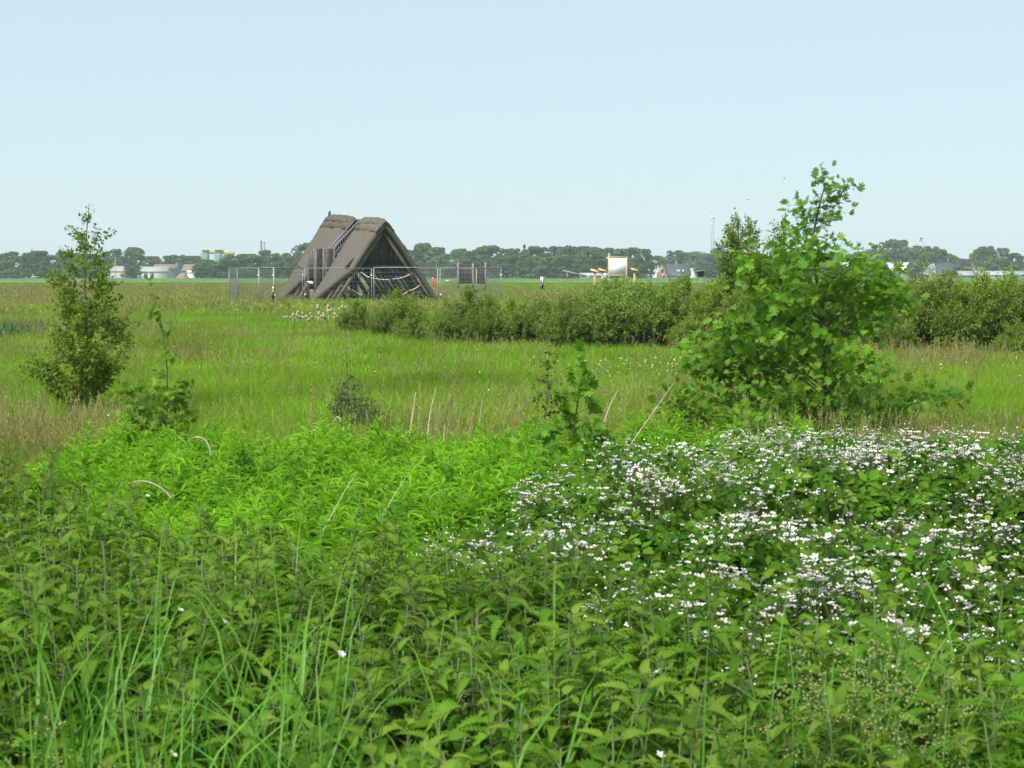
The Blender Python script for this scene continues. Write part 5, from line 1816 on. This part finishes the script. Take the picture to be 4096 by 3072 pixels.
CT = [cattail_meshes(s) for s in (1, 2, 3)]
r = np.random.default_rng(301)
for i in range(62):
    u = r.random()
    px, row = (1115 + 270 * r.random() ** 0.8, 1262) if u < 0.62 else ((1540 + 130 * r.random(), 1236) if u < 0.85 else ((1425 + 60 * r.random(), 1275) if u < 0.92 else (1335 + 50 * r.random(), 1245)))
    D = 49 + 5 * r.random() + (3 if u > 0.62 else 0)
    h = Zat(row + 20 * r.normal(), D)
    t = thing('cattail', 'pale fluffy cattail head among the reeds below the hut', 'cattail', (X(px, D), D, 0), r.random() * 6.28, 'fluffy cattails below the hut')
    k = max(0.4, h) / 1.16
    t.scale = (1, 1, k)
    t.rotation_euler = (0.08 * r.normal(), 0.08 * r.normal(), r.random() * 6.28)
    a, b, c = CT[i % 3]
    make('stem', a, t)
    make('seed_head', b, t)
    make('leaf', c, t)

# dark rushes at the left edge
r = np.random.default_rng(311)
mb = MB()
for k in range(420):
    D = 41 + 2.2 * r.normal()
    x = X(0, 41) - 0.2 + 0.42 * r.normal()
    h = 0.62 * (0.5 + 0.6 * r.random())
    q = r.random() * 6.28
    dx, dy = 0.3 * h * math.cos(q), 0.3 * h * math.sin(q)
    mb.add([(x - 0.012, D, 0), (x + 0.012, D, 0), (x + dx * 0.4 + 0.01, D + dy * 0.4, h * 0.6), (x + dx * 0.4 - 0.01, D + dy * 0.4, h * 0.6), (x + dx, D + dy, h)], [(0, 1, 2, 3), (3, 2, 4)], 0, r.random())
make('rush_clump', mb.mesh('rush_clump', M['rush']), None, None, 'dark green clump of rushes at the left edge', 'rushes')

# ------------------------------------------------------------------ goldenrod bed
def golden_proto(seed):
    r = np.random.default_rng(seed)
    h = 0.74
    st = MB()
    lean = r.normal(size=2) * 0.03
    f = np.linspace(0, 1, 5)
    st.tube(np.stack([lean[0] * f * f, lean[1] * f * f, h * f], 1), 0.0035 * (1 - 0.6 * f), 5)
    n = 54
    k = np.arange(n)
    g = 0.38 + 0.62 * (k / (n - 1)) ** 0.85
    az = k * 2.39996 + 0.2 * r.normal(size=n)
    el = np.where(g > 0.93, 0.9, 0.25 + 0.25 * g) + 0.15 * r.normal(size=n)
    ln = np.where(g > 0.9, 0.085 - 0.5 * (g - 0.9), 0.10) * (0.8 + 0.4 * r.random(n))
    pos = np.stack([lean[0] * g * g, lean[1] * g * g, h * g], 1)
    d = np.stack([np.cos(az) * np.cos(el), np.sin(az) * np.cos(el), np.sin(el)], 1)
    up = np.tile([0, 0, 1.0], (n, 1)) + 0.1 * r.normal(size=(n, 3))
    lf = MB()
    for i in range(3):
        q = np.arange(n) % 3 == i
        lf.inst(LANCE[i], frames(d[q], up[q]), pos[q], np.stack([ln[q] * 1.35, ln[q], ln[q]], 1), 0.15 + 0.7 * r.random(q.sum()))
    return st, lf


GP = []
for s in range(6):
    a, b = golden_proto(400 + s)
    whole = MB()
    for src, mi in ((b, 0), (a, 1)):
        whole.v += src.v
        whole.l += [x + whole.n for x in src.l]
        whole.s += src.s
        whole.m += [np.full_like(x, mi) for x in src.m]
        whole.t += src.t
        whole.n += src.n
    GP.append((a.mesh('stem', M['golden_stem']), b.mesh('foliage', M['golden']), whole.mesh('plant', [M['golden'], M['golden_stem']])))


def golden_area(px, D):
    """the bed: behind the nettles, left of and behind the bramble"""
    back = 10.9 - 0.3 * np.exp(-((px - 420) / 300.0) ** 2) + 0.6 * (vnoise(px / 170.0, D * 0, 8) - 0.5) * 2
    back = np.where(px < 150, 10.9 - (150 - px) * 0.012, back)
    left = 40 + 250 * np.clip((D - 7.5) / 3.0, 0, 1) * (px < 900)
    right = np.where(D < 7, 1850, 1850 + (D - 7) * 470)
    return (px > left) & (px < right) & (D > 4.6) & (D < back)


r = np.random.default_rng(420)
pts = []
while len(pts) < 2000:
    D = 4.6 + 6.6 * r.random()
    px = 100 + 3300 * r.random()
    if r.random() < D / 11 and golden_area(np.array([px]), np.array([D]))[0]:
        pts.append((px, D))
pts = np.array(pts)
xy = np.stack([(pts[:, 0] - 2048) / FPX * pts[:, 1], pts[:, 1]], 1)
hh = 0.90 + 0.12 * (fbm(xy[:, 0] * 1.2, xy[:, 1] * 1.2, 12) - 0.5) * 2 + 0.10 * r.normal(size=len(xy))
hh = np.clip(hh, 0.55, 1.22)
vis = np.argsort(pts[:, 1] + 0.35 * r.random(len(pts)))          # nearest visible ones first, but behind the nettle edge
near = [i for i in vis if pts[i, 1] > 6.0][:300]
own = np.zeros(len(pts), bool)
own[near] = True
for i in near:
    a, b, c = GP[i % 6]
    t = thing('goldenrod_plant', 'bright green leafy goldenrod shoot in the bed behind the nettles', 'plant', (xy[i, 0], xy[i, 1], 0), r.random() * 6.28, 'goldenrod shoots behind the nettles')
    t.rotation_euler = (0.09 * r.normal(), 0.09 * r.normal(), r.random() * 6.28)
    t.scale = (1.05, 1.05, hh[i])
    make('stem', a, t)
    make('foliage', b, t)
q = ~own
n = int(q.sum())
scatter('goldenrod_bed', 'dense bed of bright green goldenrod shoots behind the nettles', 'plants', np.c_[xy[q], np.zeros(n)],
        np.stack([0.09 * r.normal(size=n), 0.09 * r.normal(size=n), r.random(n) * 6.28], 1), np.stack([np.full(n, 1.05), np.full(n, 1.05), hh[q]], 1), r.integers(0, 6, n), [g[2] for g in GP])

# ------------------------------------------------------------------ bramble mound
r = np.random.default_rng(500)


def bramble_height(x, y):
    """height of the thicket over the ground, 0 outside"""
    px = 2048 + x / y * FPX
    left = np.interp(y, [3.8, 4.4, 5.0, 5.8, 6.6, 7.4, 8.2, 9.0, 9.6], [2800, 2250, 1480, 1400, 1750, 2100, 2500, 2850, 3200])
    dx = (px - left) / FPX * y
    front = np.interp(px, [1500, 2300, 2700, 3300, 4400], [5.0, 4.3, 3.95, 3.8, 3.75])
    dy = y - front
    back = 9.3 - 0.35 * (fbm(x * 1.1, y * 0, 6) - 0.5) * 2
    e = np.minimum(np.minimum(dx / 0.55, dy / 0.45), (back - y) / 0.8)
    s = np.clip(e, 0, 1)
    top = 0.84 + 0.08 * np.clip((y - 5) / 4, 0, 1) + 0.15 * (fbm(x * 2.6, y * 2.6, 15) - 0.5) * 2
    top = top - 0.28 * np.exp(-((x - 1.55) / 0.55) ** 2 - ((y - 4.7) / 0.7) ** 2)      # hollow on the right front
    top = np.minimum(top, 1.66 - 0.0935 * y + 0.05 * (fbm(x * 4, y * 4, 19) - 0.5))
    return np.where(e > 0, top * np.sqrt(1 - (1 - s) ** 2 + 1e-9), 0)


cand = np.stack([-0.9 + 4.8 * r.random(60000), 3.7 + 5.9 * r.random(60000)], 1)
hb = bramble_height(cand[:, 0], cand[:, 1])
cand = cand[hb > 0.08]
hb = hb[hb > 0.08]
eps = 0.04
gx_ = (bramble_height(cand[:, 0] + eps, cand[:, 1]) - hb) / eps
gy_ = (bramble_height(cand[:, 0], cand[:, 1] + eps) - hb) / eps
nrm = norm(np.stack([-np.clip(gx_, -3, 3), -np.clip(gy_, -3, 3), np.ones(len(hb))], 1))
nl = min(len(cand), 19000)
lay = r.random(nl)
depth = 0.02 + 0.22 * lay ** 2.2
pos = np.c_[cand[:nl], hb[:nl]] - nrm[:nl] * depth[:, None] + 0.025 * r.normal(size=(nl, 3))
# steep flanks: spread down the side as well
steep = np.abs(gx_[:nl]) + np.abs(gy_[:nl]) > 1.2
pos[steep, 2] *= r.random(steep.sum()) ** 0.5
up = norm(nrm[:nl] * 0.8 + np.array([0, -0.25, 0.5]) + 0.5 * r.normal(size=(nl, 3)))
dr = norm(np.cross(up, rdir(nl, r)) + np.array([0, -0.3, -0.35]))
Fm = frames(dr, up)
sc = 0.066 * (0.6 + 0.7 * r.random(nl))
bush = thing('bramble_bush', 'sprawling bramble thicket covered in white blossom at the right', 'bush', (1.6, 5.5, 0), 0)
off = np.array([1.6, 5.5, 0])
tri_mesh = MB().inst(TRI, np.eye(3)[None], np.zeros((1, 3)), np.ones(1), np.array([0.4])).mesh('leaf', M['bramble'])
tri_new = MB().inst(TRI, np.eye(3)[None], np.zeros((1, 3)), np.ones(1), np.array([0.4])).mesh('young_leaf', M['bramble_new'])
pxs = 2048 + pos[:, 0] / pos[:, 1] * FPX
score = sc / pos[:, 1] - depth * 0.2 - 5 * ((pxs > 4150) | (pxs < 1300) | (pos[:, 1] < 4.1))
best = np.argsort(-score)[:300]
mask = np.zeros(nl, bool)
mask[best] = True
young = r.random(nl) < 0.06 * (depth < 0.06)
for i in best:
    o = make('leaf', tri_new if young[i] else tri_mesh, bush)
    o.matrix_basis = Matrix([list(Fm[i][a] * sc[i]) + [pos[i][a] - off[a]] for a in range(3)] + [[0, 0, 0, 1]])
mb = MB()
q = ~mask
mb.inst(TRI, Fm[q & ~young], pos[q & ~young] - off, sc[q & ~young], r.random((q & ~young).sum()))
mb.inst(TRI, Fm[q & young], pos[q & young] - off, sc[q & young], r.random((q & young).sum()), 1)
make('foliage', mb.mesh('foliage', [M['bramble'], M['bramble_new']]), bush, kind='stuff')
# canes arching through the thicket
mb = MB()
for k in range(90):
    i = r.integers(0, nl)
    b = np.array([cand[i, 0], cand[i, 1], 0.0])
    a = r.random() * 6.28
    L = 0.35 + 0.5 * r.random()
    e = b + np.array([math.cos(a) * L, math.sin(a) * L, 0])
    z1 = hb[i] - 0.12 + 0.05 * r.random()
    if bramble_height(e[0:1], e[1:2])[0] < 0.3 or hb[i] < 0.35:
        continue
    ze = max(0.1, bramble_height(e[0:1], e[1:2])[0] - 0.05)
    mb.tube([b, b + (e - b) * 0.25 + [0, 0, z1 * 0.85], b + (e - b) * 0.55 + [0, 0, z1], e + [0, 0, ze]], [0.005, 0.0045, 0.004, 0.002], 5)
o = make('canes', mb.mesh('canes', M['cane'], True), bush, kind='stuff')
o.location = -Vector(off)

# blossom clusters: a few flowers with buds on a short panicle
def cluster(seed, nf, nb_):
    rr = np.random.default_rng(seed)
    mb = MB()
    p = np.stack([0.034 * rr.normal(size=nf), 0.034 * rr.normal(size=nf), 0.014 * rr.normal(size=nf) + 0.02], 1)
    u = norm(np.array([0, -0.1, 1.0]) + 0.22 * rr.normal(size=(nf, 3)))
    mb.inst(BLOSSOM[1], frames(np.cross(u, rdir(nf, rr)), u), p, 0.0122 * (0.7 + 0.5 * rr.random(nf)), None, 0)
    mb.inst(BUD, np.tile(np.eye(3), (nf, 1, 1)), p + u * 0.003, np.full(nf, 0.008), None, 1)
    b = np.stack([0.05 * rr.normal(size=nb_), 0.05 * rr.normal(size=nb_), 0.02 * rr.normal(size=nb_) + 0.035], 1)
    mb.inst(BUD, np.tile(np.eye(3), (nb_, 1, 1)), b, 0.0085 * (0.7 + 0.5 * rr.random(nb_)), None, 0)
    for c in list(p) + list(b):
        mb.tube([(0, 0, -0.07), c * 0.4 + [0, 0, -0.02], c], 0.0011, 3, 2, cap=False)
    return mb


CL = [cluster(600 + s, nf, b) for s, (nf, b) in enumerate(((6, 4), (4, 5), (8, 4), (3, 6), (5, 3), (10, 4)))]
CLM = [c.mesh('blossom_cluster', [M['petal'], M['stamen'], M['nettle_stem']]) for c in CL]
nc = 960
pc = np.full(len(cand), 0.5)
pxc = 2048 + cand[:, 0] / cand[:, 1] * FPX
wt = (0.75 + 1.7 * np.clip(fbm(cand[:, 0] * 2.2, cand[:, 1] * 2.2, 33) - 0.40, 0, 1) * 3) * np.where(pxc < 2500, 1.15, 1.0)
wt *= np.where(pxc > 4300, 0.3, 1.0)
pick = r.choice(len(cand), nc, replace=False, p=wt / wt.sum())
cp = np.c_[cand[pick], hb[pick]] + nrm[pick] * (-0.05 + 0.085 * r.random(nc))[:, None]
st2 = np.abs(gx_[pick]) + np.abs(gy_[pick]) > 1.5
cp[st2, 2] *= 0.35 + 0.65 * r.random(st2.sum())
cs = 0.72 + 0.45 * r.random(nc)
ca = r.random(nc) * 6.28
order = np.argsort(cp[:, 1] + 100 * ((2048 + cp[:, 0] / cp[:, 1] * FPX > 4120) | (cp[:, 2] < 0.3)))
for i in order[:300]:
    o = make('blossom_cluster', CLM[i % 6], bush)
    o.matrix_basis = Matrix.Translation(Vector(cp[i] - off)) @ Matrix.Rotation(ca[i], 4, 'Z') @ Matrix.Scale(cs[i], 4)
rest = order[300:]
mb = MB()
for k in range(6):
    sel = [i for i in rest if i % 6 == k]
    for i in sel:
        c, s = math.cos(ca[i]), math.sin(ca[i])
        Rz = np.array([[c, -s, 0], [s, c, 0], [0, 0, 1]])
        src = CL[k]
        mb.v += [(v @ Rz.T) * cs[i] + (cp[i] - off) for v in src.v]
        mb.l += [x + mb.n for x in src.l]
        mb.s += src.s
        mb.m += src.m
        mb.t += src.t
        mb.n += src.n
make('blossom', mb.mesh('blossom', [M['petal'], M['stamen'], M['nettle_stem']]), bush, kind='stuff')

# ------------------------------------------------------------------ nettle bed
def nettle_proto(seed):
    r = np.random.default_rng(seed)
    h = 1.0
    lean = r.normal(size=2) * 0.05
    st = MB()
    f = np.linspace(0, 1, 7)
    st.tube(np.stack([lean[0] * f * f, lean[1] * f * f, h * f], 1), 0.0045 * (1 - 0.65 * f), 6, 0, r.random())
    zs = [0.34, 0.44, 0.53, 0.61, 0.68, 0.745, 0.80, 0.85, 0.89, 0.925, 0.955, 0.978]
    leaves, tass = [], MB()
    for i, z in enumerate(zs):
        z += 0.01 * r.normal()
        f = i / (len(zs) - 1)
        ln = np.interp(f, [0, 0.35, 0.6, 0.8, 1.0], [0.085, 0.10, 0.098, 0.074, 0.038]) * (0.85 + 0.3 * r.random())
        el = np.interp(f, [0, 0.5, 0.8, 1.0], [-0.45, -0.2, 0.1, 0.5])
        az0 = i * math.pi / 2 + 0.25 * r.normal()
        base = np.array([lean[0] * z * z, lean[1] * z * z, h * z])
        for s in (0, 1):
            az = az0 + s * math.pi + 0.15 * r.normal()
            e = el + 0.18 * r.normal()
            d = np.array([math.cos(az) * math.cos(e), math.sin(az) * math.cos(e), math.sin(e)])
            pet = ln * 0.3
            p = base + d * pet
            st.tube([base, p], 0.0016, 4, 0, 0.3, cap=False)
            Fm = frames(d[None], np.array([[0.15 * r.normal(), 0.15 * r.normal(), 1.0]]))[0]
            leaves.append((int(r.integers(0, 3)), Fm, p, ln, f > 0.82))
        if 0.25 < f < 0.85:
            for k in range(3):
                a = az0 + 0.8 + k * 2.1
                p1 = base + np.array([math.cos(a) * 0.018, math.sin(a) * 0.018, 0.004])
                p2 = base + np.array([math.cos(a) * 0.034, math.sin(a) * 0.034, -0.022])
                tass.tube([base, p1, p2], [0.0015, 0.0028, 0.0015], 4, 0, r.random())
    return st, leaves, tass


LEAFM = {}
for i in range(3):
    for top in (False, True):
        LEAFM[i, top] = MB().inst(NETTLE[i], np.eye(3)[None], np.zeros((1, 3)), np.ones(1), np.array([0.2 + 0.25 * i])).mesh('nettle_leaf', M['nettle_top' if top else 'nettle'])
NP = []
for s in range(8):
    st, lv, ts = nettle_proto(700 + s)
    fo = MB()
    for (k, Fm, p, ln, top) in lv:
        fo.inst(NETTLE[k], Fm[None], p[None], np.array([ln]), np.array([(0.37 * s + 0.61 * k) % 1]), 1 if top else 0)
    wh = MB()
    for src, mo in ((fo, 0), (st, 2)) + (((ts, 3),) if s % 4 == 2 else ()):
        wh.v += src.v
        wh.l += [x + wh.n for x in src.l]
        wh.s += src.s
        wh.m += [x + mo for x in src.m]
        wh.t += src.t
        wh.n += src.n
    NP.append((st.mesh('stem', M['nettle_stem']), lv, ts.mesh('flower_tassels', M['tassel']), fo.mesh('foliage', [M['nettle'], M['nettle_top']]),
               wh.mesh('nettle', [M['nettle'], M['nettle_top'], M['nettle_stem'], M['tassel']])))


def nettle_zone(px, D):
    back = np.interp(px, [-300, 200, 1000, 1500, 1900, 2300, 2600, 3000, 3600, 4400], [6.1, 5.6, 5.25, 5.1, 4.75, 4.35, 3.95, 3.75, 3.72, 3.75])
    return D < back


r = np.random.default_rng(720)
pts = []
tries = 0
while tries < 80000 and len(pts) < 860:
    tries += 1
    D = math.sqrt(2.0 ** 2 + (6.1 ** 2 - 2.0 ** 2) * r.random())
    px = -350 + 4800 * r.random()
    if not nettle_zone(px, D):
        continue
    x = (px - 2048) / FPX * D
    if any((x - a) ** 2 + (D - b) ** 2 < 0.056 ** 2 for a, b in pts[-640:]):
        continue
    # thinner at the bottom left, where grasses and goosegrass take over
    if px < 1500 and D < 3.1 and r.random() < 0.45:
        continue
    pts.append((x, D))
pts = np.array(pts)
pxn = 2048 + pts[:, 0] / pts[:, 1] * FPX
hn = 0.95 + 0.13 * (fbm(pts[:, 0] * 2.2, pts[:, 1] * 2.2, 41) - 0.5) * 2 + 0.045 * r.normal(size=len(pts))
hn -= 0.22 * np.clip((3.3 - pts[:, 1]) / 1.0, 0, 1) * np.where(pxn < 1600, 1, 0.25)
hn += 0.12 * np.exp(-((pxn - 40) / 320) ** 2) * np.clip((pts[:, 1] - 3.5) / 1.2, 0, 1)
hn = np.clip(hn, 0.55, 1.2)
inside = (pxn > -60) & (pxn < 4160) & (pts[:, 1] > 2.45)
order = sorted(np.nonzero(inside)[0], key=lambda i: pts[i, 1])
ownl = order[:150]
ownp = order[150:300]
for n_, i in enumerate(ownl + ownp):
    st, lv, ts, fo, wh = NP[int(r.integers(0, 8))]
    side = 'left of the bramble' if pxn[i] < 2100 else 'below the bramble'
    t = thing('nettle_plant', 'green stinging nettle in the foreground bed ' + side, 'nettle', (pts[i, 0], pts[i, 1], 0), 0, 'stinging nettles of the foreground bed')
    t.rotation_euler = (0.10 * r.normal(), 0.10 * r.normal(), r.random() * 6.28)
    k = hn[i]
    t.scale = (1.0, 1.0, k)
    make('stem', st, t)
    if n_ % 3 == 2:
        make('flower_tassels', ts, t, kind='stuff')
    if n_ < len(ownl):
        for (kk, Fm, p, ln, top) in lv:
            o = make('leaf', LEAFM[kk, top], t)
            o.matrix_basis = Matrix([list(Fm[a] * ln) + [p[a]] for a in range(3)] + [[0, 0, 0, 1]])
    else:
        make('foliage', fo, t)
rest = np.ones(len(pts), bool)
rest[ownl + ownp] = False
n = int(rest.sum())
# lower growth that fills the bed under the tops
m = 420
lowD = np.sqrt(2.0 ** 2 + (5.9 ** 2 - 4.0) * r.random(m))
lowpx = -350 + 4800 * r.random(m)
kz = nettle_zone(lowpx, lowD)
low = np.stack([(lowpx[kz] - 2048) / FPX * lowD[kz], lowD[kz]], 1)
allp = np.concatenate([pts[rest], low])
allh = np.concatenate([hn[rest], 0.5 + 0.25 * r.random(len(low))])
n = len(allp)
scatter('nettle_bed', 'dense mass of stinging nettles filling the foreground bed', 'nettles', np.c_[allp, np.zeros(n)],
        np.stack([0.10 * r.normal(size=n), 0.10 * r.normal(size=n), r.random(n) * 6.28], 1), np.stack([np.ones(n), np.ones(n), allh], 1), r.integers(0, 8, n), [p[4] for p in NP])

# ------------------------------------------------------------------ long grasses between the nettles
def blade_mesh(seed):
    r = np.random.default_rng(seed)
    L = 0.95
    n = 11
    bend = 0.35 + 1.9 * r.random()
    kink = 0.62 + 0.26 * r.random()
    w = 0.0026 + 0.0034 * r.random()
    p = np.zeros(3)
    ang = 1.54 - 0.10 * r.random()
    V, F = [], []
    for i in range(n + 1):
        t = i / n
        ww = w * min(1, 0.55 + 1.4 * t) * (1 - t) ** 0.55 if i < n else 0.0
        V += [p + [0, -ww, ww * 0.35], p.copy(), p + [0, ww, ww * 0.35]]
        if i:
            b = 3 * i
            F += [(b - 3, b - 2, b + 1, b), (b - 2, b - 1, b + 2, b + 1)]
        ang -= bend / n * (0.10 if t < kink - 0.15 else 2.4)
        p = p + np.array([math.cos(ang), 0.04 * r.normal(), math.sin(ang)]) * L / n
    mb = MB()
    mb.add(V, F, 0, r.random())
    return mb.mesh('blade', M['blade'], True)


BL = [blade_mesh(800 + s) for s in range(9)]
r = np.random.default_rng(820)
G_SPOTS = [(300, 2.75), (480, 2.7), (640, 2.65), (820, 2.7), (150, 2.9), (60, 3.3), (330, 3.6), (560, 3.1), (760, 3.3), (930, 2.9), (1040, 3.4), (1180, 2.75), (1250, 3.9), (1420, 4.2), (1500, 4.0), (1760, 4.3),
           (1580, 2.7), (1800, 2.7), (1950, 2.85), (2080, 2.65), (2250, 3.1), (2560, 3.2), (3560, 2.7), (3480, 3.0), (3180, 2.75), (2900, 2.9), (3850, 3.3), (700, 4.5), (1000, 4.6), (1150, 4.4), (120, 4.6), (300, 4.4), (1900, 4.4), (420, 3.0), (3700, 2.65), (2400, 2.7)]
G_SPOTS += [(-40 + 1500 * r.random() ** 1.2, 2.5 + 1.1 * r.random()) for _ in range(40)] + [(1200 + 2900 * r.random(), 2.55 + 0.9 * r.random()) for _ in range(10)]
for k, (px, D) in enumerate(G_SPOTS):
    z = 0.0
    t = thing('grass_tuft', 'tuft of long arching green grass blades among the nettles', 'grass', (X(px, D), D, z), r.random() * 6.28, 'long grass tufts among the nettles')
    for j in range(int(4 + 4 * r.random()) + (5 if px < 1300 and D < 3.2 else 0)):
        o = make('blade', BL[int(r.integers(0, 9))], t)
        o.location = (0.05 * r.normal(), 0.05 * r.normal(), 0.0)
        o.rotation_euler = (0.07 * r.normal(), 0.07 * r.normal(), r.random() * 6.28)
        s = 0.95 + 0.42 * r.random()
        o.scale = (s * 0.9, 0.9 + 0.5 * r.random(), s)


# seeding grasses: a thin stem with a loose drooping panicle
def panicle_mesh(seed, mat, dense=1.0):
    r = np.random.default_rng(seed)
    st, sp = MB(), MB()
    st.tube([(0, 0, 0), (0.01, 0, 0.5), (0.03, 0, 0.85), (0.06, 0, 1.05)], [0.0022, 0.0018, 0.0014, 0.0008], 5)
    for k in range(int(20 * dense)):
        f = 0.60 + 0.40 * k / (20 * dense)
        b = np.array([0.06 * f * f, 0, 1.05 * f])
        a = r.random() * 6.28
        L = 0.11 * (1.25 - f) / 0.65 * (0.6 + 0.6 * r.random()) + 0.015
        e = b + np.array([math.cos(a) * L, math.sin(a) * L, 0.25 * L - 0.5 * L * r.random()])
        st.tube([b, (b + e) / 2 + [0, 0, 0.012], e], 0.0006, 3, cap=False)
        m = 6
        g = 0.3 + 0.7 * r.random(m)
        p = b + (e - b) * g[:, None] + 0.006 * r.normal(size=(m, 3))
        sp.inst(BUD, frames(norm(r.normal(size=(m, 3)) + [0, 0, -1]), rdir(m, r)), p, np.stack([np.full(m, 0.004), np.full(m, 0.010), np.full(m, 0.004)], 1), None)
    return st.mesh('stem', M['blade']), sp.mesh('panicle', mat)


PM = [panicle_mesh(840 + s, M['panicle'], 1.6) for s in range(3)]
PP = [panicle_mesh(850 + s, M['panicle_pale'], 1.0) for s in range(2)]
for k in range(26):
    if k < 15:
        px, D, lab, src = 3450 + 150 * r.normal(), 2.75 + 0.35 * r.random(), 'yellowish seeding grass before the nettles at the lower right', PM[k % 3]
    elif k < 22:
        px, D, lab, src = 260 + 190 * r.normal(), 2.6 + 0.25 * r.random(), 'yellow green seeding grass at the lower left', PM[k % 3]
    else:
        px, D, lab, src = (520, 60, 2060, 1150)[k - 22], (2.55, 2.7, 2.8, 2.6)[k - 22], ('bleached grass panicle at the bottom left', 'bleached grass panicle at the far left bottom', 'pale grass panicle among the nettles, lower middle', 'pale grass panicle at the bottom, left of the middle')[k - 22], PP[k % 2]
    t = thing('seeding_grass', lab, 'grass', (X(px, D), D, 0), 0, 'seeding grasses in the foreground')
    t.rotation_euler = (0.06 * r.normal(), 0.06 * r.normal(), r.random() * 6.28)
    s = (0.98 + 0.06 * r.normal()) if px > 2500 else 0.86 + 0.05 * r.normal()
    t.scale = (1, 1, s)
    make('stem', src[0], t)
    make('panicle', src[1], t)

# goosegrass carpet low between the grasses at the bottom
mb = MB()
n = 2600
D = 2.35 + 0.9 * r.random(n) ** 1.4
px = np.where(r.random(n) < 0.75, -100 + 1900 * r.random(n), 1800 + 2400 * r.random(n))
pos = np.stack([(px - 2048) / FPX * D, D, 0.60 + 0.22 * r.random(n)], 1)
for j in range(5):
    a = r.random(n) * 6.28
    d = np.stack([np.cos(a), np.sin(a), 0.25 + 0.3 * r.random(n)], 1)
    s = 0.020 * (0.7 + 0.6 * r.random(n))
    mb.inst(WILLOW, frames(d, np.tile([0, 0, 1.0], (n, 1)) + 0.2 * r.normal(size=(n, 3))), pos, np.stack([s, s, s], 1), 0.4 + 0.6 * r.random(n))
make('goosegrass', mb.mesh('goosegrass', M['golden']), None, None, 'fine light green goosegrass creeping low between the foreground grasses', 'ground cover', None, 'stuff')

ONE_BLOSSOM = MB().inst(BLOSSOM[1], np.eye(3)[None], np.zeros((1, 3)), np.full(1, 0.008)).inst(BUD, np.eye(3)[None], np.zeros((1, 3)), np.full(1, 0.006), None, 1).mesh('white_blossom', [M['petal'], M['stamen']])
# small white blossoms fallen or open among the nettles
for k, (px, py, D) in enumerate(((720, 2442, 3.3), (2640, 3022, 2.75), (690, 3020, 2.6), (2630, 2690, 3.0), (1365, 2618, 3.1), (900, 2490, 3.2), (3880, 2720, 3.0), (590, 1985, 5.6), (1360, 2620, 2.9))):
    c = P(px, py, D)
    o = make('white_blossom', ONE_BLOSSOM, None, c, 'small white blossom spot among the foreground nettles', 'flower', 'white blossoms among the nettles')
    o.rotation_euler = (0.6 * math.sin(k), 0.5 * math.cos(k * 2.0), k)

# ------------------------------------------------------------------ dead stalks
def stalk(label, pts, D, r0=0.004, name='dead_stalk'):
    mb = MB()
    p = np.array([list(P(a, b, D + dd)) for a, b, dd in pts])
    k = np.linspace(0, 1, len(p))
    f = np.linspace(0, 1, 14)
    q = np.stack([np.interp(f, k, p[:, i]) for i in range(3)], 1)
    if len(p) > 2:      # round the bends
        for _ in range(3):
            q[1:-1] = (q[:-2] + 2 * q[1:-1] + q[2:]) / 4
    mb.tube(q, r0 * (1 - 0.6 * f), 5)
    tag(make(name, mb.mesh(name, M['deadstem'], True)), label, 'stalk', 'dead stalks')


stalk('bent over pale dead stalk arching above the goldenrod', [(846, 1830, 0), (838, 1780, 0), (810, 1748, 0), (770, 1745, 0), (730, 1800, 0.3)], 8.8, 0.0065)
stalk('pale dead stalk arching low over the front of the goldenrod', [(690, 2000, 0), (660, 1960, 0), (600, 1925, 0), (540, 1922, 0), (480, 1948, 0.2)], 6.9, 0.005)
stalk('straight pale dead stalk rising from the goldenrod, left of the middle', [(1636, 1760, 0), (1650, 1660, 0.05), (1662, 1570, 0.1)], 10.6, 0.0045)
stalk('thin tall grey dead stalk just right of the straight pale one', [(1708, 1760, 0), (1722, 1640, 0.05), (1745, 1550, 0.1)], 10.8, 0.004)
stalk('long leaning dead stalk reaching towards the big oak', [(2500, 1810, 0), (2590, 1680, 0.1), (2700, 1525, 0.3)], 9.4, 0.0032)
stalk('shorter leaning dead stalk right of the middle oak sapling', [(2416, 1690, 0), (2440, 1620, 0.05), (2472, 1560, 0.1)], 10.2, 0.0042)
stalk('thin dead stalk bent at its top, left of the middle', [(1388, 1800, 0), (1378, 1720, 0), (1352, 1655, 0.05), (1335, 1690, 0.05)], 10.2, 0.005)
stalk('short pale dead stalk between the goldenrod and the meadow', [(1776, 1770, 0), (1778, 1700, 0)], 10.4, 0.005)
stalk('leaning grey dead stalk before the nettles, left of the bramble', [(1290, 2130, 0), (1380, 1960, 0.1), (1430, 1890, 0.2)], 5.6, 0.0017)
stalk('brownish leaning dead stalk behind the nettle tops', [(1530, 2060, 0), (1590, 1960, 0.1), (1635, 1890, 0.2)], 5.8, 0.0015)
stalk('thin bleached stalk standing in the withered grass, middle', [(1918, 1700, 0), (1925, 1620, 0), (1938, 1570, 0)], 11.4, 0.004)

# ------------------------------------------------------------------ haze
mb = MB()
mb.box((0, 740, 25.5), (3020, 1640, 53))
t = NT('haze')
pv = t.new('VolumePrincipled')
pv.inputs['Color'].default_value = (0.80, 0.92, 1.0, 1)
pv.inputs['Density'].default_value = 0.00021
pv.inputs['Anisotropy'].default_value = 0.0
t.l.new(pv.outputs[0], t.out.inputs['Volume'])
make('haze', mb.mesh('haze', t.m), None, None, None, None, None, 'stuff')
